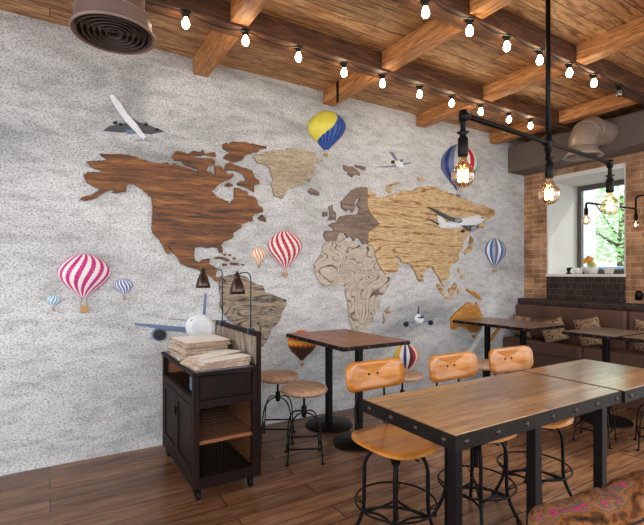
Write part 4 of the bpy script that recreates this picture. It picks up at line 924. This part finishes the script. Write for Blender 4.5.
bm = B(); lathe(bm, [(0, -.05), (.03, -.05), (.03, .03), (.02, .05), (0, .05)], (-.05, 0, 0), 16); obj('housing', bm, 'black', t); bm = B(); box(bm, -.03, 0, -.025, .025, -.03, .03); obj('mount', bm, 'black', t, bevel=.003)

bm = B(); box(bm, 6.1, 40, -25, 40, -.2, -.1); o = obj('street_paving', bm, 'road', kind='structure')
bm = B(); box(bm, 8.5, 8.9, 4.53, 7.0, -.1, 5.5); o = obj('neighbour_wall', bm, 'ext'); tag(o, 'pale rendered wall outside behind the left part of the window', 'wall'); origin(o)
def tree(label, x, y, R, hh, seed):
    random.seed(seed); t = thing('street_tree', label, 'tree', (x, y, -.1), group='trees outside the window')
    bm = B(); tube(bm, [(0, 0, 0), (.05, .03, hh*.5), (0, 0, hh)], [.16, .12, .05], 10)
    for k in range(6):
        a = k*1.05; tube(bm, [(0, 0, hh*.5+k*.15), (math.cos(a)*R*.6, math.sin(a)*R*.6, hh*.75+k*.2)], [.05, .015], 6)
    obj('trunk', bm, 'bark', t)
    bm = B()
    for k in range(5200):
        a = random.uniform(0, 2*PI); u = random.uniform(-1, 1); rr = R*random.uniform(.35, 1)**.6; s = math.sqrt(1-u*u)
        c = Vector((rr*s*math.cos(a), rr*s*math.sin(a), hh+rr*u*.9)); q = random.uniform(.07, .13)
        e1 = Vector((random.gauss(0, 1), random.gauss(0, 1), random.gauss(0, 1))).normalized(); e2 = e1.orthogonal().normalized()
        vs = [bm.verts.new(c+e1*q), bm.verts.new(c+e2*q*.5), bm.verts.new(c-e1*q), bm.verts.new(c-e2*q*.5)]; bm.faces.new(vs)
    obj('foliage', bm, 'leaf', t, fix=False)
tree('leafy green tree outside filling the upper window', 15.5, 7.1, 2.7, 3.9, 4)
cr = thing('parked_car', 'blue-grey car parked outside beyond the lower right of the window', 'car', (11.2, 4.6, -.1), math.radians(90))
bm = B(); sec = [(-2.1, .35), (-2.1, .8), (-1.4, .95), (-.75, 1.0), (1.3, 1.0), (2.0, .9), (2.1, .4)]
for s in (-.85, .85): pass
def extr(sec, w_, mat, name, parent, tw=0):
    bm = B(); a = [bm.verts.new((x, -w_, z_)) for x, z_ in sec]; b = [bm.verts.new((x, w_, z_)) for x, z_ in sec]; n = len(sec)
    for i in range(n): bm.faces.new((a[i], a[(i+1) % n], b[(i+1) % n], b[i]))
    bm.faces.new(a[::-1]); bm.faces.new(b); return obj(name, bm, mat, parent, bevel=.05, bseg=3)
extr(sec, .86, 'car', 'body', cr)
extr([(-.85, .98), (-.2, 1.52), (1.0, 1.52), (1.6, .98)], .74, 'window_dark', 'cabin_glass', cr)
extr([(-.22, 1.5), (-.1, 1.57), (.9, 1.57), (1.02, 1.5)], .75, 'car', 'roof', cr)
for (x, y) in ((-1.3, -.8), (1.3, -.8), (-1.3, .8), (1.3, .8)):
    bm = B(); tube(bm, [(x, y-.1, .33), (x, y+.1, .33)], .33, 24); obj('wheel', bm, 'black', cr)

# ------------------------------------------------------------------ light
W = bpy.data.worlds.new('world'); bpy.context.scene.world = W; W.use_nodes = True
bg = W.node_tree.nodes['Background']; bg.inputs[0].default_value = (.93, .96, 1, 1); bg.inputs[1].default_value = 2.3
def light(kind, name, loc, rot, energy, col=(1, 1, 1), **kw):
    l = bpy.data.lights.new(name, kind); l.energy = energy; l.color = col
    for k, v_ in kw.items(): setattr(l, k, v_)
    o = bpy.data.objects.new(name, l); C.objects.link(o); o.location = loc; o.rotation_euler = rot; return o
light('SUN', 'sun', (0, 0, 6), (math.radians(50), 0, math.radians(60)), 2.0, (1, .97, .92), angle=.05)
# room left open behind the viewpoint, so the world background lights it
vs = bpy.context.scene.view_settings
vs.view_transform = 'Standard'; vs.look = 'None'; vs.exposure = .47; vs.gamma = 1; vs.use_curve_mapping = False
